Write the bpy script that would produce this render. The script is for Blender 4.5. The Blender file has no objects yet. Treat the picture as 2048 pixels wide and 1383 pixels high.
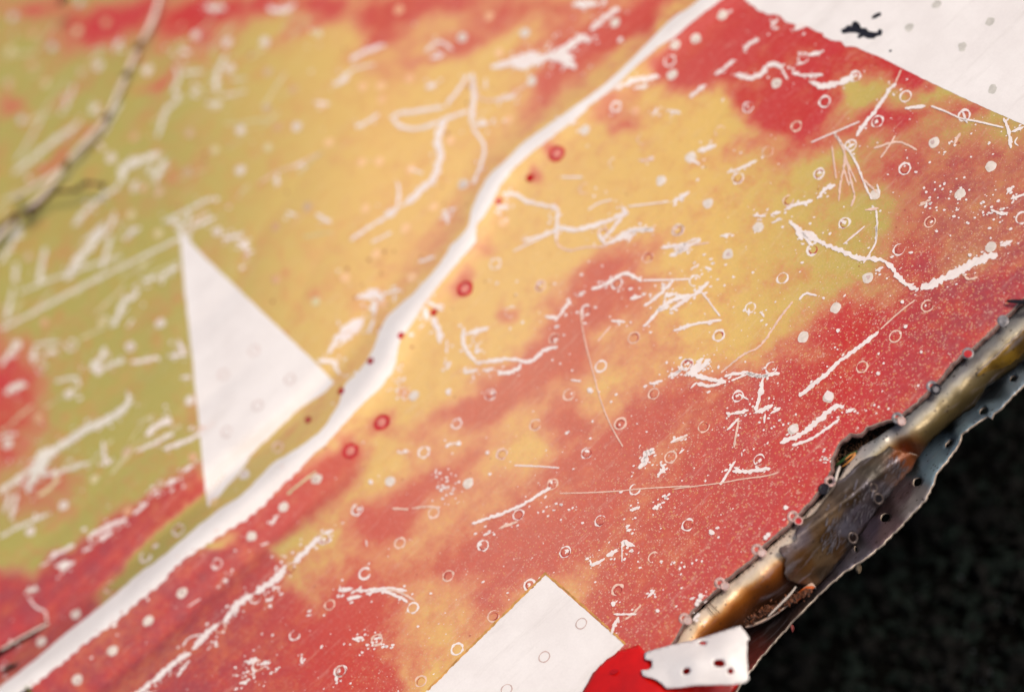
import bpy, bmesh, math, random
import numpy as np
from mathutils import Vector, Matrix, noise
from mathutils.geometry import delaunay_2d_cdt

# ------------------------------------------------------------------ camera, sky, sun, exposure
sc = bpy.context.scene
COL = sc.collection
W, H = 2048.0, 1383.0
LENS, SENS, DIST = 85.0, 36.0, 1.20
TILT, ROLL = math.radians(37), math.radians(44)
LIFT = 0.24                                   # the sheet lies this far above the ground
CEN = Vector((0, 0, LIFT))
cam_loc = CEN + Vector((0, -math.sin(TILT), math.cos(TILT))) * DIST
fwd = (CEN - cam_loc).normalized()
r0 = Vector((1, 0, 0)); u0 = r0.cross(fwd)
cR = r0 * math.cos(ROLL) - u0 * math.sin(ROLL)
cU = r0 * math.sin(ROLL) + u0 * math.cos(ROLL)
cam = bpy.data.cameras.new('camera'); camo = bpy.data.objects.new('camera', cam); COL.objects.link(camo)
m = Matrix((cR, cU, -fwd)).transposed().to_4x4(); m.translation = cam_loc
camo.matrix_world = m
cam.lens = LENS; cam.sensor_width = SENS; cam.clip_start = 0.02; cam.clip_end = 200
cam.dof.use_dof = True
sc.camera = camo

def ray(px, py):
    x = (px / W - 0.5) * SENS / LENS; y = (0.5 - py / H) * (SENS * H / W) / LENS
    return fwd + cR * x + cU * y
def at(px, py, z=0.0):                        # point of the place seen at photo pixel px,py at height z over the sheet's plane
    d = ray(px, py); t = (LIFT + z - cam_loc.z) / d.z
    return cam_loc + d * t
PXM = 4.03e3 / 1.0                            # photo pixels per metre at the middle of the sheet
cam.dof.focus_distance = (at(1430, 880) - cam_loc).dot(fwd)
cam.dof.aperture_fstop = 2.6

SUN_EL, SUN_AZ = math.radians(56), math.radians(-42)   # azimuth measured from +X towards +Y
world = bpy.data.worlds.new('World'); sc.world = world; world.use_nodes = True
wn = world.node_tree.nodes; wl = world.node_tree.links
sky = wn.new('ShaderNodeTexSky'); sky.sky_type = 'NISHITA'; sky.sun_disc = False
sky.sun_elevation = SUN_EL; sky.sun_rotation = math.pi / 2 - SUN_AZ
sky.air_density = 1.0; sky.dust_density = 4.0; sky.ozone_density = 0.3
wl.new(sky.outputs[0], wn['Background'].inputs[0]); wn['Background'].inputs[1].default_value = 0.105
sl = bpy.data.lights.new('sun', 'SUN'); sl.energy = 2.0; sl.angle = math.radians(12); sl.color = (1.0, 0.90, 0.77)
so = bpy.data.objects.new('sun', sl); COL.objects.link(so)
sd = Vector((math.cos(SUN_EL) * math.cos(SUN_AZ), math.cos(SUN_EL) * math.sin(SUN_AZ), math.sin(SUN_EL)))
so.rotation_euler = (-sd).to_track_quat('-Z', 'Y').to_euler(); so.location = sd * 5
sc.view_settings.view_transform = 'Standard'; sc.view_settings.look = 'None'
sc.view_settings.exposure = 0.04; sc.view_settings.gamma = 1.0
sc.render.engine = 'CYCLES'

rnd = random.Random(7)

# ------------------------------------------------------------------ materials
def srgb(r, g, b):
    f = lambda c: (c / 255 / 12.92) if c / 255 <= 0.04045 else ((c / 255 + 0.055) / 1.055) ** 2.4
    return (f(r), f(g), f(b), 1)
def new_mat(name):
    m = bpy.data.materials.new(name); m.use_nodes = True
    nt = m.node_tree; return m, nt, nt.nodes['Principled BSDF']
def N(nt, t, **kw):
    n = nt.nodes.new(t)
    for k, v in kw.items(): setattr(n, k, v)
    return n
def noise_node(nt, scale, detail=4, rough=0.55, vec=None):
    n = N(nt, 'ShaderNodeTexNoise'); n.inputs['Scale'].default_value = scale
    n.inputs['Detail'].default_value = detail; n.inputs['Roughness'].default_value = rough
    if vec is not None: nt.links.new(vec, n.inputs['Vector'])
    return n.outputs['Fac']
def math_node(nt, op, a, b=None, c=None, clamp=False):
    n = N(nt, 'ShaderNodeMath', operation=op); n.use_clamp = clamp
    for i, v in enumerate((a, b, c)):
        if v is None: continue
        if isinstance(v, (int, float)): n.inputs[i].default_value = v
        else: nt.links.new(v, n.inputs[i])
    return n.outputs[0]
def mix_node(nt, f, a, b):
    n = N(nt, 'ShaderNodeMix', data_type='RGBA')
    for s, v in ((n.inputs[0], f), (n.inputs[6], a), (n.inputs[7], b)):
        if isinstance(v, (int, float, tuple)): s.default_value = v
        else: nt.links.new(v, s)
    return n.outputs[2]
def step_node(nt, v, a, b, lo=0.0, hi=1.0):
    n = N(nt, 'ShaderNodeMapRange'); n.interpolation_type = 'SMOOTHSTEP'
    n.inputs[1].default_value = a; n.inputs[2].default_value = b
    n.inputs[3].default_value = lo; n.inputs[4].default_value = hi
    nt.links.new(v, n.inputs[0]); return n.outputs[0]
def bump_node(nt, bs, h, strength, dist):
    n = N(nt, 'ShaderNodeBump'); n.inputs['Strength'].default_value = strength; n.inputs['Distance'].default_value = dist
    nt.links.new(h, n.inputs['Height']); nt.links.new(n.outputs[0], bs.inputs['Normal'])

def paint_material():
    m, nt, bs = new_mat('sprayed_paint')
    pos = N(nt, 'ShaderNodeNewGeometry').outputs['Position']
    at_ = N(nt, 'ShaderNodeAttribute', attribute_name='paint')
    sep = N(nt, 'ShaderNodeSeparateColor'); nt.links.new(at_.outputs['Color'], sep.inputs[0])
    dsty = N(nt, 'ShaderNodeAttribute', attribute_name='dusty').outputs['Fac']
    red, spk, hue, haze_fade = math_node(nt, 'MULTIPLY_ADD', sep.outputs[0], 1.45, -0.3), sep.outputs[1], sep.outputs[2], at_.outputs['Alpha']
    # streaks of overspray run along the sheet
    mp = N(nt, 'ShaderNodeMapping'); mp.inputs['Scale'].default_value = (0.45, 1.5, 1); nt.links.new(pos, mp.inputs[0])
    big = noise_node(nt, 26, 5, 0.6, mp.outputs[0])
    mid = noise_node(nt, 110, 5, 0.65, pos)
    fine = noise_node(nt, 1900, 2, 0.8, pos)
    v = math_node(nt, 'ADD', red, math_node(nt, 'MULTIPLY', math_node(nt, 'SUBTRACT', big, 0.5), 1.0))
    v = math_node(nt, 'ADD', v, math_node(nt, 'MULTIPLY', math_node(nt, 'SUBTRACT', mid, 0.5), 0.95))
    v = math_node(nt, 'ADD', v, math_node(nt, 'MULTIPLY', math_node(nt, 'SUBTRACT', fine, 0.5), 0.95))
    fac = step_node(nt, v, -0.05, 1.02)
    yel = mix_node(nt, hue, srgb(172, 163, 84), srgb(226, 185, 100))
    yel = mix_node(nt, math_node(nt, 'MULTIPLY', step_node(nt, mid, 0.45, 0.75), 0.35), yel, srgb(206, 150, 70))
    redc = mix_node(nt, step_node(nt, big, 0.35, 0.65), srgb(194, 22, 32), srgb(196, 42, 52))
    redc = mix_node(nt, math_node(nt, 'MULTIPLY', dsty, step_node(nt, mid, 0.2, 0.7)), redc, srgb(150, 70, 80))
    c = mix_node(nt, fac, yel, redc)
    # where the two coats dust over each other the mist looks pink
    mist = math_node(nt, 'MULTIPLY', fac, math_node(nt, 'SUBTRACT', 1.0, fac))
    c = mix_node(nt, math_node(nt, 'MULTIPLY', mist, 0.9), c, srgb(224, 122, 122))
    c = mix_node(nt, haze_fade, c, srgb(250, 206, 160))  # pale tint: painted light haze mid-sheet, and the faded rivets
    # tiny overspray specks
    vor = N(nt, 'ShaderNodeTexVoronoi'); vor.inputs['Scale'].default_value = 1150; vor.inputs['Randomness'].default_value = 1
    nt.links.new(pos, vor.inputs['Vector'])
    sz = N(nt, 'ShaderNodeSeparateColor'); nt.links.new(vor.outputs['Color'], sz.inputs[0])
    lim = math_node(nt, 'MULTIPLY', math_node(nt, 'POWER', sz.outputs[0], 2.6), math_node(nt, 'MULTIPLY', spk, 0.72))
    sp = math_node(nt, 'LESS_THAN', vor.outputs['Distance'], lim)
    spc = mix_node(nt, sz.outputs[1], srgb(222, 176, 104), srgb(226, 190, 176))
    c = mix_node(nt, math_node(nt, 'MULTIPLY', sp, 0.48), c, spc)
    # fine dark pin spots
    vo2 = N(nt, 'ShaderNodeTexVoronoi'); vo2.inputs['Scale'].default_value = 95; nt.links.new(pos, vo2.inputs['Vector'])
    s2 = N(nt, 'ShaderNodeSeparateColor'); nt.links.new(vo2.outputs['Color'], s2.inputs[0])
    dk = math_node(nt, 'LESS_THAN', vo2.outputs['Distance'], math_node(nt, 'MULTIPLY', math_node(nt, 'POWER', s2.outputs[2], 3.0), 0.11))
    c = mix_node(nt, math_node(nt, 'MULTIPLY', dk, math_node(nt, 'SUBTRACT', 0.75, math_node(nt, 'MULTIPLY', fac, 0.5))), c, srgb(150, 44, 44))
    # dusty bloom and grain of the old paint
    dust = noise_node(nt, 420, 3, 0.7, pos)
    c = mix_node(nt, math_node(nt, 'MULTIPLY', step_node(nt, dust, 0.45, 0.85), 0.16), c, srgb(214, 190, 176))
    m2 = N(nt, 'ShaderNodeMapping'); m2.inputs['Scale'].default_value = (0.12, 1.0, 1); m2.inputs['Rotation'].default_value = (0, 0, 0.12); nt.links.new(pos, m2.inputs[0])
    rub = noise_node(nt, 420, 4, 0.7, m2.outputs[0])
    c = mix_node(nt, math_node(nt, 'MULTIPLY', step_node(nt, rub, 0.56, 0.72), 0.20), c, srgb(232, 206, 186))
    hsv = N(nt, 'ShaderNodeHueSaturation'); nt.links.new(c, hsv.inputs['Color'])
    nt.links.new(math_node(nt, 'ADD', math_node(nt, 'MULTIPLY', fine, 0.55), 0.725), hsv.inputs['Value'])
    nt.links.new(hsv.outputs[0], bs.inputs['Base Color'])
    bs.inputs['Roughness'].default_value = 0.52
    bs.inputs['Specular IOR Level'].default_value = 0.35
    bump_node(nt, bs, math_node(nt, 'ADD', math_node(nt, 'MULTIPLY', mid, 1.0), math_node(nt, 'MULTIPLY', fine, 0.12)), 0.35, 0.0012)
    return m
def white_material(name, a, b, rough=0.5, scale=60):
    m, nt, bs = new_mat(name)
    pos = N(nt, 'ShaderNodeNewGeometry').outputs['Position']
    n1 = noise_node(nt, scale, 5, 0.65, pos); n2 = noise_node(nt, 900, 2, 0.6, pos)
    c = mix_node(nt, step_node(nt, n1, 0.3, 0.75), a, b)
    mp = N(nt, 'ShaderNodeMapping'); mp.inputs['Scale'].default_value = (0.15, 1.0, 1); nt.links.new(pos, mp.inputs[0])
    gr = noise_node(nt, 130, 5, 0.7, mp.outputs[0])
    c = mix_node(nt, math_node(nt, 'MULTIPLY', step_node(nt, gr, 0.52, 0.78), 0.35), c, srgb(196, 186, 178))
    hsv = N(nt, 'ShaderNodeHueSaturation'); nt.links.new(c, hsv.inputs['Color'])
    nt.links.new(math_node(nt, 'ADD', math_node(nt, 'MULTIPLY', n2, 0.10), 0.95), hsv.inputs['Value'])
    nt.links.new(hsv.outputs[0], bs.inputs['Base Color'])
    bs.inputs['Roughness'].default_value = rough
    bump_node(nt, bs, n1, 0.12, 0.0004)
    return m
def attr_metal(name, metallic, rough, stain=0.3, scale=55):
    m, nt, bs = new_mat(name)
    pos = N(nt, 'ShaderNodeNewGeometry').outputs['Position']
    at_ = N(nt, 'ShaderNodeAttribute', attribute_name='tone')
    mp = N(nt, 'ShaderNodeMapping'); mp.inputs['Rotation'].default_value = (0, 0, math.radians(-8)); mp.inputs['Scale'].default_value = (0.25, 1.2, 1)
    nt.links.new(pos, mp.inputs[0])
    st = noise_node(nt, scale * 3, 6, 0.68, mp.outputs[0]); bl = noise_node(nt, scale, 5, 0.6, pos); fi = noise_node(nt, 700, 3, 0.7, pos)
    c = mix_node(nt, math_node(nt, 'MULTIPLY', step_node(nt, st, 0.52, 0.72), stain), at_.outputs['Color'], srgb(150, 142, 150))
    c = mix_node(nt, math_node(nt, 'MULTIPLY', step_node(nt, bl, 0.52, 0.7), stain), c, srgb(66, 42, 24))
    pits = N(nt, 'ShaderNodeTexVoronoi'); pits.inputs['Scale'].default_value = 520; nt.links.new(pos, pits.inputs['Vector'])
    s = N(nt, 'ShaderNodeSeparateColor'); nt.links.new(pits.outputs['Color'], s.inputs[0])
    pk = math_node(nt, 'LESS_THAN', pits.outputs['Distance'], math_node(nt, 'MULTIPLY', math_node(nt, 'POWER', s.outputs[0], 4.0), 0.4))
    c = mix_node(nt, math_node(nt, 'MULTIPLY', pk, 0.6), c, srgb(54, 38, 30))
    nt.links.new(c, bs.inputs['Base Color'])
    bs.inputs['Metallic'].default_value = metallic
    nt.links.new(math_node(nt, 'ADD', math_node(nt, 'MULTIPLY', bl, 0.3), rough - 0.15), bs.inputs['Roughness'])
    bump_node(nt, bs, math_node(nt, 'ADD', st, math_node(nt, 'MULTIPLY', fi, 0.3)), 0.45, 0.0012)
    return m
def plain(name, col, rough=0.6, var=0.25, scale=200, metallic=0.0, bump=0.0):
    m, nt, bs = new_mat(name)
    pos = N(nt, 'ShaderNodeNewGeometry').outputs['Position']
    n = noise_node(nt, scale, 4, 0.6, pos)
    dark = tuple(x * (1 - var) for x in col[:3]) + (1,); lite = tuple(min(1, x * (1 + var)) for x in col[:3]) + (1,)
    nt.links.new(mix_node(nt, step_node(nt, n, 0.3, 0.7), dark, lite), bs.inputs['Base Color'])
    bs.inputs['Roughness'].default_value = rough; bs.inputs['Metallic'].default_value = metallic
    if bump: bump_node(nt, bs, n, 0.5, bump)
    return m
PAINT = paint_material()
WHITE = white_material('white_paint', srgb(236, 228, 223), srgb(245, 238, 233), 0.45, 40)
BARE = white_material('scraped_primer', srgb(238, 222, 216), srgb(246, 236, 229), 0.5, 160)
GHOST = plain('stained_ring', srgb(205, 178, 170), 0.5, 0.15)
HOLE = plain('deep_red_enamel', srgb(182, 10, 14), 0.35, 0.2)
PINKC = plain('pinkish_rivet_centre', srgb(222, 140, 124), 0.45, 0.15)
ENAMEL = plain('glossy_red_enamel', srgb(205, 18, 12), 0.28, 0.12, 60)
BARE_D = white_material('dulled_primer', srgb(220, 212, 198), srgb(238, 230, 216), 0.5, 160)
HALO = plain('thick_red_lacquer', srgb(196, 48, 50), 0.5, 0.25, 500)
BLACKP = plain('black_tar', srgb(28, 26, 34), 0.4, 0.4)
METAL = attr_metal('weathered_channel_metal', 0.25, 0.38, 0.42, 40)
SCUFF = attr_metal('scuffed_brown_metal', 0.20, 0.36, 0.50, 60)
RIM = plain('torn_bright_edge', srgb(160, 144, 130), 0.4, 0.4, 90, 0.2, 0.0004)
LIP = plain('oxidised_lip', srgb(112, 82, 76), 0.5, 0.5, 260, 0.2, 0.002)
DARKM = plain('black_oxide', srgb(40, 36, 40), 0.4, 0.5, 300, 0.2)
GREYR = plain('grey_rivet_metal', srgb(150, 144, 144), 0.4, 0.35, 500, 0.3, 0.001)

# ------------------------------------------------------------------ scene helpers
def tag(o, label=None, cat=None, group=None, kind=None):
    for k, v in (('label', label), ('category', cat), ('group', group), ('kind', kind)):
        if v: o[k] = v
    return o
def thing(name, loc, label, cat):
    o = bpy.data.objects.new(name, None); COL.objects.link(o); o.location = loc; o.empty_display_size = 0.02
    return tag(o, label, cat)
def mesh_obj(name, vs, fs, mat, parent=None, smooth=True, uvs=None):
    off = Vector((0, 0, 0)); q = parent
    while q is not None: off = off + q.location; q = q.parent
    me = bpy.data.meshes.new(name)
    me.from_pydata([tuple(Vector(v) - off) for v in vs], [], fs)
    me.materials.append(mat)
    if smooth: me.polygons.foreach_set('use_smooth', [True] * len(me.polygons))
    o = bpy.data.objects.new(name, me); COL.objects.link(o)
    if parent: o.parent = parent
    return o
def color_attr(o, name, cols):
    a = o.data.color_attributes.new(name, 'FLOAT_COLOR', 'POINT')
    a.data.foreach_set('color', np.asarray(cols, dtype=np.float32).ravel())
def solidify(o, th, rim=None, offset=-1):
    if rim: o.data.materials.append(rim)
    md = o.modifiers.new('thickness', 'SOLIDIFY'); md.thickness = th; md.offset = offset
    if rim: md.material_offset_rim = 1
def catmull(pts, step=6.0, closed=False):
    out = []; n = len(pts)
    for i in range(n if closed else n - 1):
        g = lambda k: pts[k % n] if closed else pts[max(0, min(n - 1, k))]
        p0, p1, p2, p3 = g(i - 1), g(i), g(i + 1), g(i + 2)
        L = math.hypot(p2[0] - p1[0], p2[1] - p1[1]); k = max(1, int(L / step))
        for j in range(k):
            t = j / k
            out.append(tuple(0.5 * (2 * b + (c - a) * t + (2 * a - 5 * b + 4 * c - d) * t * t + (3 * b - a - 3 * c + d) * t ** 3) for a, b, c, d in zip(p0, p1, p2, p3)))
    if not closed: out.append(tuple(pts[-1]))
    return out
def linear(pts, step=8.0):
    out = []
    for a, b in zip(pts[:-1], pts[1:]):
        k = max(1, int(math.dist(a[:2], b[:2]) / step))
        out += [tuple(x + (y - x) * j / k for x, y in zip(a, b)) for j in range(k)]
    return out + [tuple(pts[-1])]
def jag(pts, amp, scale=0.12, seed=0.0):
    return [(x + amp * noise.noise((x * scale, y * scale, seed)), y + amp * noise.noise((x * scale, y * scale, seed + 9))) for x, y in pts]
def inside(poly, X, Y):
    c = np.zeros(X.shape, bool); n = len(poly)
    for i in range(n):
        x1, y1 = poly[i]; x2, y2 = poly[i - 1]
        if y1 == y2: continue
        c ^= ((y1 > Y) != (y2 > Y)) & (X < (x2 - x1) * (Y - y1) / (y2 - y1) + x1)
    return c
def seg_dist(pts, X, Y, signed=False):
    best = np.full(X.shape, 1e9); sg = np.ones(X.shape)
    for (x1, y1), (x2, y2) in zip(pts[:-1], pts[1:]):
        dx, dy = x2 - x1, y2 - y1; L = dx * dx + dy * dy + 1e-9
        t = np.clip(((X - x1) * dx + (Y - y1) * dy) / L, 0, 1)
        d = np.hypot(X - x1 - t * dx, Y - y1 - t * dy); mk = d < best
        best = np.where(mk, d, best)
        if signed: sg = np.where(mk, np.sign(dx * (Y - y1) - dy * (X - x1)), sg)
    return best * sg if signed else best

# ------------------------------------------------------------------ relief of the sheet (metres) at photo pixel
CREST = [(-260, 1590), (40, 1372), (148, 1296), (252, 1215), (352, 1122), (450, 1040), (540, 962), (640, 878), (720, 790), (775, 712), (800, 650), (870, 560), (925, 490), (950, 440), (975, 390), (1010, 335), (1070, 285), (1170, 205), (1260, 135), (1340, 70), (1420, 5), (1700, -230)]
def relief_exact(X, Y):
    X = np.asarray(X, float); Y = np.asarray(Y, float)
    d = seg_dist(CREST, X, Y, True)          # + is to the left of travel (up-right) in image coords
    d = d                                     # y points down, so + lies to the lower right
    s = (X - Y) / 1.414
    low = 1 / (1 + np.exp((X - 640) / 55.0))
    h = (0.0040 + 0.0016 * low) * np.exp(-(d / 30.0) ** 2)
    h -= 0.0062 * (0.02 + 0.98 * low) * np.exp(-((d + 66) / 22.0) ** 2)
    h -= 0.0040 * low * np.exp(-((d - 92) / 18.0) ** 2)
    h += 0.0030 * np.sin(s / 410 + 0.7) * np.sin((X + Y) / 520.0)
    h += 0.0010 * np.sin((X + Y) / 140.0 + 0.6 * np.sin(s / 150)) * np.exp(-((d + 260) / 300) ** 2)
    h -= 0.0010 * low * np.exp(-((d + 205) / 16.0) ** 2) * (0.6 + 0.4 * np.sin(s / 60)) + 0.0007 * low * np.exp(-((d + 330) / 20.0) ** 2)
    h -= 0.0022 * np.exp(-(((X - 1000) / 230) ** 2 + ((Y - 300) / 160) ** 2))
    return h
_gx0, _gy0, _gs = -1000, -900, 4.0
_GX, _GY = np.meshgrid(np.arange(_gx0, 2900, _gs), np.arange(_gy0, 2500, _gs))
RG = relief_exact(_GX.ravel(), _GY.ravel()).reshape(_GX.shape); RGL = RG.tolist()
def relief(X, Y):
    if isinstance(X, (int, float)):
        u = (X - _gx0) / _gs; v = (Y - _gy0) / _gs; i = int(u); j = int(v); u -= i; v -= j
        return (RGL[j][i] * (1 - u) + RGL[j][i + 1] * u) * (1 - v) + (RGL[j + 1][i] * (1 - u) + RGL[j + 1][i + 1] * u) * v
    X = np.asarray(X, float); Y = np.asarray(Y, float); u = (X - _gx0) / _gs; v = (Y - _gy0) / _gs
    i = u.astype(int); j = v.astype(int); u = u - i; v = v - j
    return (RG[j, i] * (1 - u) + RG[j, i + 1] * u) * (1 - v) + (RG[j + 1, i] * (1 - u) + RG[j + 1, i + 1] * u) * v
def sat(px, py, eps=0.0):
    return at(px, py, float(relief(px, py)) + eps * 0.25)

def patch_mesh(outer, holes, spacing):
    """constrained triangulation of an outline with holes, filled with a grid of points"""
    xs = [p[0] for p in outer]; ys = [p[1] for p in outer]
    gx = np.arange(min(xs) - spacing, max(xs) + spacing, spacing); gy = np.arange(min(ys), max(ys), spacing * 0.866)
    X, Y = np.meshgrid(gx, gy); X = X + (np.arange(len(gy)) % 2)[:, None] * spacing * 0.5
    X = X.ravel(); Y = Y.ravel()
    ok = inside(outer, X, Y) & (seg_dist(list(outer) + [outer[0]], X, Y) > spacing * 0.45)
    for h in holes: ok &= ~inside(h, X, Y) & (seg_dist(list(h) + [h[0]], X, Y) > spacing * 0.35)
    P = [Vector(p[:2]) for p in outer]; E = [(i, (i + 1) % len(outer)) for i in range(len(outer))]
    F = [list(range(len(outer)))]
    for h in holes:
        b = len(P); P += [Vector(p[:2]) for p in h]; E += [(b + i, b + (i + 1) % len(h)) for i in range(len(h))]; F.append(list(range(b, b + len(h))))
    P += [Vector((x, y)) for x, y in zip(X[ok], Y[ok])]
    r = delaunay_2d_cdt(P, E, F, 1, 1e-4)
    vs = [(v.x, v.y) for v in r[0]]
    if len(vs) == 0: return [], []
    V = np.array(vs); fs = []
    tr = [f for f in r[2]]
    cx = np.array([V[f].mean(axis=0) for f in tr])
    keep = inside(outer, cx[:, 0], cx[:, 1])
    for h in holes: keep &= ~inside(h, cx[:, 0], cx[:, 1])
    for f, k in zip(tr, keep):
        if not k: continue
        f = list(f); a, b, c = V[f[0]], V[f[1]], V[f[2]]
        if (b[0] - a[0]) * (c[1] - a[1]) - (b[1] - a[1]) * (c[0] - a[0]) > 0: f.reverse()    # image y is down
        fs.append(f)
    return vs, fs
# ------------------------------------------------------------------ ground
def litter(name, col):
    m = plain(name + '_matter', col, 0.85, 0.5, 90); m.node_tree.nodes['Principled BSDF'].inputs['Specular IOR Level'].default_value = 0.15; return m
def ground():
    m, nt, bs = new_mat('dark_soil')
    pos = N(nt, 'ShaderNodeNewGeometry').outputs['Position']
    a = noise_node(nt, 30, 6, 0.7, pos); b = noise_node(nt, 160, 4, 0.7, pos)
    c = mix_node(nt, step_node(nt, a, 0.35, 0.7), srgb(6, 5, 4), srgb(10, 10, 8))
    c = mix_node(nt, math_node(nt, 'MULTIPLY', step_node(nt, b, 0.55, 0.75), 0.5), c, srgb(16, 21, 18))
    nt.links.new(c, bs.inputs['Base Color']); bs.inputs['Roughness'].default_value = 0.8
    bs.inputs['Specular IOR Level'].default_value = 0.04
    bump_node(nt, bs, math_node(nt, 'ADD', a, b), 0.8, 0.01)
    n = 60; vs = []; fs = []
    g = [math.copysign(abs(t) ** 3 * 12, t) for t in np.linspace(-1, 1, n)]
    for y in g:
        for x in g:
            z = 0.012 * noise.noise((x * 9, y * 9, 0)) + 0.006 * noise.noise((x * 40, y * 40, 3)) - 0.012
            vs.append((x, y, z))
    for j in range(n - 1):
        for i in range(n - 1): fs.append((j * n + i, j * n + i + 1, (j + 1) * n + i + 1, (j + 1) * n + i))
    o = mesh_obj('ground', vs, fs, m); tag(o, kind='structure')
    # crumbs, moss tufts and bits of leaf
    lit = []
    for name, lab, cat, col, cnt, s0, s1 in (
        ('soil_crumbs', 'dark crumbs of damp soil scattered over the ground beside the torn sheet', 'soil', srgb(12, 11, 9), 1500, .002, .009),
        ('ground_moss', 'dull green moss and tiny leaves on the dark ground at lower right', 'moss', srgb(13, 21, 17), 2600, .0015, .007),
        ('pale_grit', 'small pale grit specks on the dark ground at lower right', 'grit', srgb(78, 82, 86), 70, .0005, .0012)):
        vs = []; fs = []
        for k in range(cnt):
            px = rnd.uniform(1380, 2300); py = rnd.uniform(560, 1600)
            if name == 'pale_grit': px = rnd.gauss(1960, 70); py = rnd.gauss(1290, 90)
            p = at(px, py, -LIFT); p.z = 0.012 * noise.noise((p.x * 9, p.y * 9, 0)) - 0.008
            s = s0 + (s1 - s0) * rnd.random() ** 3
            R = Matrix.Rotation(rnd.uniform(0, 6.28), 3, 'Z') @ Matrix.Rotation(rnd.uniform(-1, 1), 3, 'X')
            b = len(vs)
            flat = 0.25 if name == 'ground_moss' else 0.8
            for q in ((1, 0, 0), (0, .8, .2), (-1.1, 0, 0), (0, -.7, 0), (0, 0, .9), (0, 0, -.5)):
                w = R @ Vector((q[0] * (1 + rnd.uniform(-.3, .3)), q[1], q[2] * flat)) * s
                vs.append(p + w)
            for f in ((0, 1, 4), (1, 2, 4), (2, 3, 4), (3, 0, 4), (1, 0, 5), (2, 1, 5), (3, 2, 5), (0, 3, 5)): fs.append(tuple(b + i for i in f))
        o = mesh_obj(name, vs, fs, litter(name, col), None, False)
        tag(o, lab, cat, kind='stuff')
ground()

# ------------------------------------------------------------------ the painted sheet: where its red and yellow lie
RED_POLY = [  # (outline, softness, strength)
    ([(1290, 118), (1400, 20), (1500, -60), (1900, 100), (1870, 190), (1760, 170), (1700, 165), (1660, 230), (1600, 265), (1540, 260), (1480, 240), (1450, 175), (1400, 160), (1310, 180)], 26, 1.0),
    ([(1150, 1450), (1150, 1230), (1210, 1090), (1300, 940), (1380, 840), (1490, 760), (1580, 690), (1640, 630), (1760, 590), (1830, 520), (2300, 480), (2300, 1600), (1180, 1600)], 75, 1.0),
    ([(1830, 260), (2300, 300), (2300, 620), (1780, 600), (1800, 420)], 80, 0.68),
    ([(690, 890), (760, 900), (720, 960), (680, 1010), (640, 1020), (560, 1100), (640, 1240), (800, 1330), (820, 1500), (-200, 1700), (-200, 1560), (0, 1380), (310, 1140), (530, 985)], 30, 0.92),
    ([(-200, 1100), (60, 1150), (130, 1095), (210, 1050), (330, 975), (398, 930), (415, 1000), (300, 1095), (190, 1190), (60, 1290), (-200, 1500)], 20, 0.95),
    ([(-200, 650), (10, 655), (45, 700), (70, 780), (80, 850), (20, 930), (-200, 1000)], 70, 0.85),
    ([(620, 1010), (800, 900), (980, 840), (1160, 760), (1300, 740), (1380, 860), (1260, 1150), (1100, 1160), (860, 1400), (600, 1420)], 150, 0.40),
    ([(920, 760), (1080, 640), (1200, 500), (1290, 520), (1360, 700), (1200, 860), (980, 900)], 130, 0.10),
    ([(0, 1000), (60, 940), (110, 930), (150, 950), (110, 1000), (40, 1030)], 50, 0.65)]
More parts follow.
